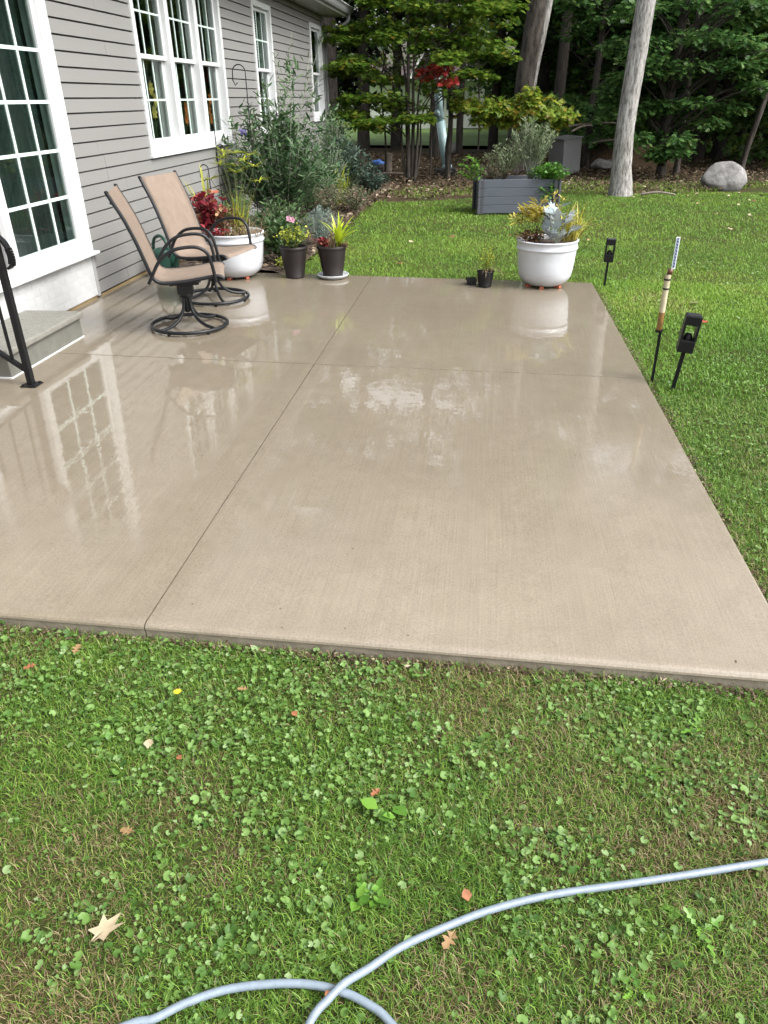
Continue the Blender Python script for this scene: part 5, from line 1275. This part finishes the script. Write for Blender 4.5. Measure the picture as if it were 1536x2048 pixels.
# oaks at the right with drooping dark foliage
ok1 = []
for (x, z, r) in ((-1.3, 1.7, .5), (-.7, 1.45, .55), (-.2, 1.55, .5), (.3, 1.45, .5), (.75, 1.25, .45), (1.2, 1.45, .4), (-.9, 2.1, .5), (-.3, 2.2, .55), (.4, 2.15, .55), (1.0, 2.1, .5), (1.5, 1.8, .4), (-.1, .95, .45), (.3, .70, .4), (-.35, .55, .35), (-.5, .85, .35), (-1.2, 2.6, .5), (-.5, 2.75, .6), (.3, 2.75, .6), (1.0, 2.7, .6), (1.6, 2.5, .5), (-.1, 3.3, .8), (1.0, 3.4, .8), (-1.0, 3.3, .7), (.4, 4.1, .9), (1.5, 3.4, .7), (-.7, 4.3, .9)):
    for q in range(3): ok1.append(((x+random.uniform(-.3, .3), -.4+random.uniform(-.5, .7), z+random.uniform(-.15, .15)), (r*.7, r*.7, r*.26)))
tree('dark green oak with drooping leafy boughs right of the pale trunk', 'oak_tree', (4.03, 19.5, gl_(4, 19.5)), [(0, 0, -.1), (.0, 0, .4), (-.05, 0, 1.5), (0, .1, 3.5), (.1, .2, 7)], [.13, .105, .10, .09, .04], 'bark_dark', ok1, 'oak', 80, .15, OAK, True)
tree('thin grey trunk right beside the dark oak', 'young_tree', (4.53, 20.2, gl_(4.5, 20.2)), [(0, 0, -.1), (0, 0, .4), (-.04, 0, 1.5), (-.1, 0, 4)], [.085, .07, .065, .03], 'bark_grey', clumps(14, (0, .3, 3.6), (1.2, 1.0, 1.0), .6), 'oak', 70, .15, OAK)
tree('leaning bare grey trunk right of the boulder', 'young_tree', (5.95, 20.0, gl_(5.9, 20)), [(0, 0, -.1), (.03, 0, .5), (.22, 0, 1.7), (.42, 0, 3.2), (.7, .1, 6)], [.075, .062, .06, .052, .03], 'bark_grey', clumps(12, (.5, .3, 4.6), (1.3, 1.2, 1.2), .6), 'oak', 70, .16, OAK)
md = [((random.uniform(-1.0, 1.0), random.uniform(-.5, .8), random.uniform(.55, 4.2)), (.5, .5, .16)) for i in range(44)]
tree('dark leafy tree between the big trunk and the pale trunk', 'oak_tree', (2.55, 21.6, gl_(2.5, 21.6)), [(0, 0, -.1), (0, 0, 1), (.05, 0, 3), (0, .1, 6)], [.10, .085, .07, .03], 'bark_dark', md, 'oak', 80, .16, OAK)
md = [((random.uniform(-1.3, 1.3), random.uniform(-.5, .8), random.uniform(1.5, 5)), (.55, .55, .17)) for i in range(40)]
tree('dark leafy tree at the right edge of the photo behind the boulder', 'oak_tree', (7.3, 21.5, gl_(6, 21.5)), [(0, 0, -.1), (0, 0, 1), (.05, 0, 3), (0, .1, 6)], [.14, .12, .1, .04], 'bark_dark', md, 'forest', 80, .18, OAK)

# saplings and undergrowth stems
spots = [(-.86, 25.8, .10, 3.4, 'slim dark trunk on the far side of the pipe with the black base'), (-2.35, 18.9, .022, 1.9, 'thin dark sapling left of the multi-stemmed maple'), (-1.25, 18.3, .020, 1.7, 'thin dark sapling right of the multi-stemmed maple'), (-.9, 18.9, .018, 1.6, 'thinner dark sapling left of the pipe with the black base'), (-.25, 21.5, .02, 2.2, 'thin crooked sapling right of the pipe with the black base')]
for (x, y, r, h, lab) in spots:
    tree(lab, 'sapling', (x, y, gl_(x, y)), [(0, 0, -.05), (random.uniform(-.04, .04), 0, h*.4), (random.uniform(-.15, .15), 0, h), (random.uniform(-.2, .2), 0, h*1.5)], [r*1.1, r, r*.8, r*.3], 'bark_dark', clumps(5, (0, 0, h*1.25), (.5, .5, .4), .4), 'maple', 40, .11, MAPLE)

# forest trees behind, variants share their crown meshes
variants = []
def forest_tree(loc, label, leafm, zlo, ztop, R_, bark, r=.16):
    cl = clumps(40, (0, 0, (zlo+ztop)/2), (R_, R_, (ztop-zlo)/2), .85, .42)
    return tree(label, 'forest_tree', loc, [(0, 0, -.3), (0, 0, 1), (.1, 0, 4), (.15, .1, ztop*.8)], [r*1.3, r, r*.85, r*.2], bark, cl, leafm, 80, .28, SPRAY, True, 'trees of the wood behind the lawn')
lab_f = 'dark green tree standing deeper in the wood behind the lawn'
variants = [forest_tree((-3.2, 29, -.1), 'dark green tree in the wood directly behind the multi-stemmed maple', 'forest', 2.6, 9, 2.6, 'bark_dark'), forest_tree((3.2, 26.5, -.1), 'dark green tree in the wood behind the pale trunk and the earth bank', 'forest', .9, 8, 2.6, 'bark_dark'), forest_tree((6.2, 25.2, -.1), 'dark green tree in the wood behind the boulder and the leaning bare trunk', 'oak', .8, 9, 2.5, 'bark_dark'), forest_tree((.2, 30, -.1), 'dark green tree in the wood behind the big dark grey trunk', 'forest', 2.2, 10, 2.8, 'bark_dark')]
def copy_tree(root, loc, rz, s, label=None):
    r = root.copy(); COL.objects.link(r); r.location = loc; r.rotation_euler = (0, 0, rz); r.scale = (s, s, s)
    if label: r['label'] = label
    for ch in list(root.children):
        c = ch.copy(); COL.objects.link(c); c.parent = r
    return r
for (x, y, v, s) in ((8.8, 24.5, 1, 1.05), (11.5, 26, 2, 1.1), (5.0, 29.5, 1, 1.25), (2.0, 32, 3, 1.15), (8.6, 30, 2, 1.3), (-7.5, 32, 0, 1.2), (13.5, 31, 1, 1.3), (5.8, 35, 3, 1.4), (-11, 36, 3, 1.3), (10.5, 37, 1, 1.5), (17, 35, 2, 1.5), (1.2, 38, 1, 1.3), (-6.5, 27.5, 0, .8), (10.8, 21.8, 1, .8), (13.2, 23.5, 2, .9)):
    copy_tree(variants[v], (x, y, -.12), random.uniform(0, 6.28), s, lab_f)
# tall trees whose crowns close over the wood, with gaps of sky between the boughs
tall = tree('tall tree of the wood with a high open crown', 'forest_tree', (-1.5, 24.5, -.1), [(0, 0, -.3), (0, 0, 1), (.1, 0, 5), (.1, .2, 11), (.1, .1, 18)], [.24, .19, .16, .11, .03], 'bark_dark', clumps(72, (0, 0, 11.5), (4.0, 4.0, 6.5), .6), 'forest', 55, .19, SPRAY, True, 'tall trees of the wood')
for (x, y, s) in ((-10.5, 27, 1.1), (-7.2, 23.5, .8), (6.8, 25.5, 1.0), (11.5, 27.5, 1.15), (3.2, 29.5, 1.0), (16, 30, 1.2), (-4.2, 28, 1.05), (1.9, 24.2, .85)):
    copy_tree(tall, (x, y, -.12), random.uniform(0, 6.28), s)
# dark conifer left, behind the corner
cf = thing('spruce_tree', 'dark evergreen behind the house corner and the thick grey trunk', 'tree', (-5.6, 30.5, -.1))
trunk_mesh([(0, 0, -.1), (0, 0, 3), (0, 0, 9)], [.2, .15, .03], 10).build('trunk', 'bark_dark', cf, True)
cl = []
for i in range(90):
    z = random.uniform(.5, 9); rad = 2.4*(1-z/10.5); a = random.uniform(0, 6.28); cl.append(((rad*.75*math.cos(a), rad*.75*math.sin(a), z), (.7, .7, .22)))
P, D, N, LL = crown_cloud(cl, 60, .26, SPRAY, .4, .35); leaves('crown', 'conifer', cf, SPRAY, P, D, N, LL)
# the rest of the wood reads as one mass
n = 34000
x = rng.uniform(-26, 34, n); y = rng.uniform(50, 62, n)+0*x; z = rng.random(n)**1.6*8
k1 = rng.random(n) < .5; x[k1] = rng.uniform(1.5, 34, k1.sum()); y[k1] = rng.uniform(36, 50, k1.sum()); z[k1] = rng.random(k1.sum())**1.7*7
k = fbm(x, z*1.3, .35, 77) > .36; x, y, z = x[k], y[k], z[k]; n = len(x)
d = rvec(n); d[:, 2] *= .5; nn = rng.normal(0, .5, (n, 3)); nn[:, 2] += 1
leaves('woodland', 'forest', None, SPRAY, np.stack([x, y, z], 1), d, nn, rng.uniform(.45, .9, n))['kind'] = 'stuff'
n = 7000; x = rng.uniform(1.2, 16, n); y = rng.uniform(22.0, 30, n); z = rng.random(n)**1.6*1.5
k = fbm(x, y, .7, 55) > .5; x, y, z = x[k], y[k], z[k]; n = len(x); d = rvec(n); nn = rng.normal(0, .5, (n, 3)); nn[:, 2] += 1
leaves('undergrowth', 'forest', None, SPRAY, np.stack([x, y, z], 1), d, nn, rng.uniform(.12, .26, n))['kind'] = 'stuff'

# ------------------------------------------------------------------ things at the wood edge
def rock(name, label, loc, dims, seed, mat='rock', cat='rock', grp=None, rz=0, flat=.35):
    import bmesh
    bm = bmesh.new(); bmesh.ops.create_icosphere(bm, subdivisions=4, radius=1)
    r_ = np.random.default_rng(seed); pl = r_.normal(size=(9, 3)); pl /= np.linalg.norm(pl, axis=1)[:, None]; off = r_.uniform(.66, .9, 9)
    for v in bm.verts:
        p = np.array(v.co)
        for a, b in zip(pl, off):
            s = p@a
            if s > b: p = p-a*(s-b)*.88
        v.co = p*(1+.02*math.sin(p[0]*9+seed)+.02*math.sin(p[1]*11+p[2]*7))
        v.co.x *= dims[0]; v.co.y *= dims[1]; v.co.z = max(v.co.z, -.45)*dims[2]
    me = bpy.data.meshes.new(name); bm.to_mesh(me); bm.free()
    o = linkmesh(name, me, mat, None, True); o.location = loc; o.rotation_euler = (0, 0, rz); tag(o, label, cat, grp); return o
rock('boulder', 'large pale grey boulder at the right edge of the wood', (4.80, 17.15, gl_(4.8, 17.1)+.16), (.47, .34, .37), 5, 'rock', 'boulder', None, .25)
rock('stone', 'dark rounded stone right of the utility cabinet', (2.85, 20.8, .08), (.28, .2, .16), 8, 'stone', 'stone')
rock('stone', 'dark stone on the ground behind the yellow-green branch', (-1.2, 26.5, .12), (.42, .3, .22), 9, 'stone', 'stone')
rock('stone', 'dark flat stone lying between the cabinet and the pale trunk', (3.15, 21.1, .06), (.25, .2, .13), 12, 'stone', 'stone')
rock('stone', 'stone on top of the dirt bank behind the cabinet', (2.75, 21.6, .62), (.22, .16, .13), 14, 'stone', 'stone')
# utility cabinet
cx_, cy_ = 2.05, 20.1
t = thing('utility_cabinet', 'grey metal utility cabinet tilted at the edge of the wood', 'cabinet', (cx_, cy_, gl_(2, 20)-.02), math.radians(38))
t.rotation_euler = (math.radians(2), math.radians(-4), math.radians(38))
MB().box(-.28, .28, 0, .52, .04, .80).build('body', 'cabinet', t, False, .008)
MB().box(.281, .296, .02, .50, .06, .78).build('door', 'cabinet_d', t, False, .004)
for (yy, zz) in ((.07, .70), (.07, .14), (.45, .70), (.45, .14)):
    o = MB().lathe([(.03, 0), (.03, .008), (.012, .014)], 12, cap1=True).build('bolt', 'cabinet', t, True); o.location = (.296, yy, zz); o.rotation_euler = (0, PI/2, 0)
MB().box(-.31, .31, -.03, .55, .80, .83).build('lid', 'cabinet_d', t, False, .006)
MB().box(-.26, .26, .02, .5, -.06, .04).build('plinth', 'rubber', t)
# branches and boards lying about
for i, (a, b2, r, lab) in enumerate((((1.9, 20.9, .93), (3.4, 21.2, .98), .03, 'long bare branch lying above the utility cabinet'), ((2.5, 21.0, .55), (3.5, 20.8, .62), .03, 'weathered pole resting right of the utility cabinet'), ((2.0, 20.4, .84), (2.5, 20.7, .96), .025, 'short stick lying on top of the utility cabinet'), ((-2.7, 18.2, .05), (-1.85, 18.5, .09), .025, 'pale weathered stick on the ground in front of the stump'), ((2.9, 15.5, -.04), (3.5, 15.35, -.03), .025, 'broken branch lying on the lawn edge right of the pale trunk'))):
    a, b2 = Vector(a), Vector(b2); md_ = (a+b2)/2+Vector((0, 0, .04)); t = MB().tube(smooth_curve([a, md_, b2], 5), list(np.linspace(r, r*.6, 11)), 7).build('fallen_branch', 'wood_grey', None, True); tag(t, lab, 'branch')
rock('earth_mound', 'dark earth bank behind the utility cabinet', (3.0, 22.3, -.05), (2.0, .8, .75), 31, 'litter_floor', 'mound')
# pipe posts
t = thing('pipe_post', 'pale blue pipe post leaning on a black base beyond the lawn', 'pipe', (-.97, 19.55, gl_(-1, 19.5)))
MB().box(-.26, .26, -.2, .2, -.02, .15).build('base', 'rubber', t, False, .02)
MB().tube([(.045, 0, .12), (-.14, 0, 1.14)], .105, 18).build('lower_pipe', 'pvc', t, True)
MB().lathe([(.118, 0), (.118, .07), (.108, .075)], 18, (.042, 0, .15), cap0=True).build('collar', 'pvc', t, True)
MB().tube([(-.135, 0, 1.10), (-.245, 0, 2.02)], .088, 18).build('upper_pipe', 'pvc', t, True)
MB().tube([(-.15, -.02, 1.25), (-.24, -.08, 1.36)], .06, 14).build('branch_fitting', 'pvc', t, True)
t = thing('pipe_post', 'pale blue upright pipe farther back near the house corner', 'pipe', (-4.29, 28.2, gl_(-4.3, 28)))
MB().tube([(0, 0, -.05), (.06, 0, 1.0)], .115, 16).build('lower_pipe', 'pvc', t, True)
MB().lathe([(.128, 0), (.128, .08), (.116, .085)], 16, (.045, 0, .78), cap0=True).build('collar', 'pvc', t, True)
MB().tube([(.06, 0, 1.0), (.11, 0, 1.85)], .105, 16).build('upper_pipe', 'pvc', t, True)
# stump post and blue bag
t = thing('stump', 'grey cut trunk stump left of the multi-stemmed maple', 'stump', (-2.35, 19.45, gl_(-2.3, 19.4)))
trunk_mesh([(0, 0, -.05), (0, 0, .1), (.02, 0, .30), (.03, 0, .47)], [.115, .10, .085, .08], 14).build('trunk', 'wood_grey', t, True)
t = thing('blue_bundle', 'blue plastic bundle in a dark basket behind the stump', 'bundle', (-2.70, 20.3, gl_(-2.7, 20.3)-.05))
t.scale = (.75, .75, .8)
MB().lathe([(.16, 0), (.21, .02), (.24, .26), (.22, .27), (.19, .1)], 18, cap0=True).build('basket', 'rubber', t, True)
import bmesh
bm = bmesh.new(); bmesh.ops.create_icosphere(bm, subdivisions=3, radius=1)
for v in bm.verts:
    p = v.co; s = 1+.12*math.sin(p.x*7)+.1*math.sin(p.y*9+p.z*5); v.co = (p.x*.22*s, p.y*.18*s, .29+p.z*.10*s)
me = bpy.data.meshes.new('bundle'); bm.to_mesh(me); bm.free(); linkmesh('plastic', me, 'blue_tarp', t, True)

# far house seen through the leaves
fh = thing('far_house', 'white house with maroon roof glimpsed through the maple leaves', 'house', (-3.9, 46, .1))
MB().box(-2.6, 3.6, 0, 5, 0, 2.32).build('wall', 'far_white', fh)
r = MB(); r.hexa([(-2.9, -.5, 2.32), (3.9, -.5, 2.32), (3.9, 5.5, 2.32), (-2.9, 5.5, 2.32), (-2.9, 2.4, 3.15), (3.9, 2.4, 3.15), (3.9, 2.6, 3.15), (-2.9, 2.6, 3.15)]); r.build('roof', 'far_roof', fh)
g = MB(); g.v = [(-.2, -1.2, 2.34), (1.5, -1.2, 2.34), (.55, -1.2, 3.75), (-.2, 2, 2.34), (1.5, 2, 2.34), (.55, 2, 3.75)]; g.f = [(0, 1, 2), (3, 5, 4), (0, 2, 5, 3), (1, 4, 5, 2), (0, 3, 4, 1)]; g.build('gable', 'far_roof', fh)
MB().bar((-.35, -1.25, 2.25), (.55, -1.25, 3.8), .08, .12).bar((1.65, -1.25, 2.25), (.55, -1.25, 3.8), .08, .12).build('gable_trim', 'far_white', fh)
MB().box(-2.95, 3.95, -.58, -.5, 2.26, 2.36).build('eave_trim', 'far_white', fh)
for x in (-1.6, 1.6): MB().box(x, x+.8, -.03, -.005, .9, 1.9).build('window', 'far_dark', fh)
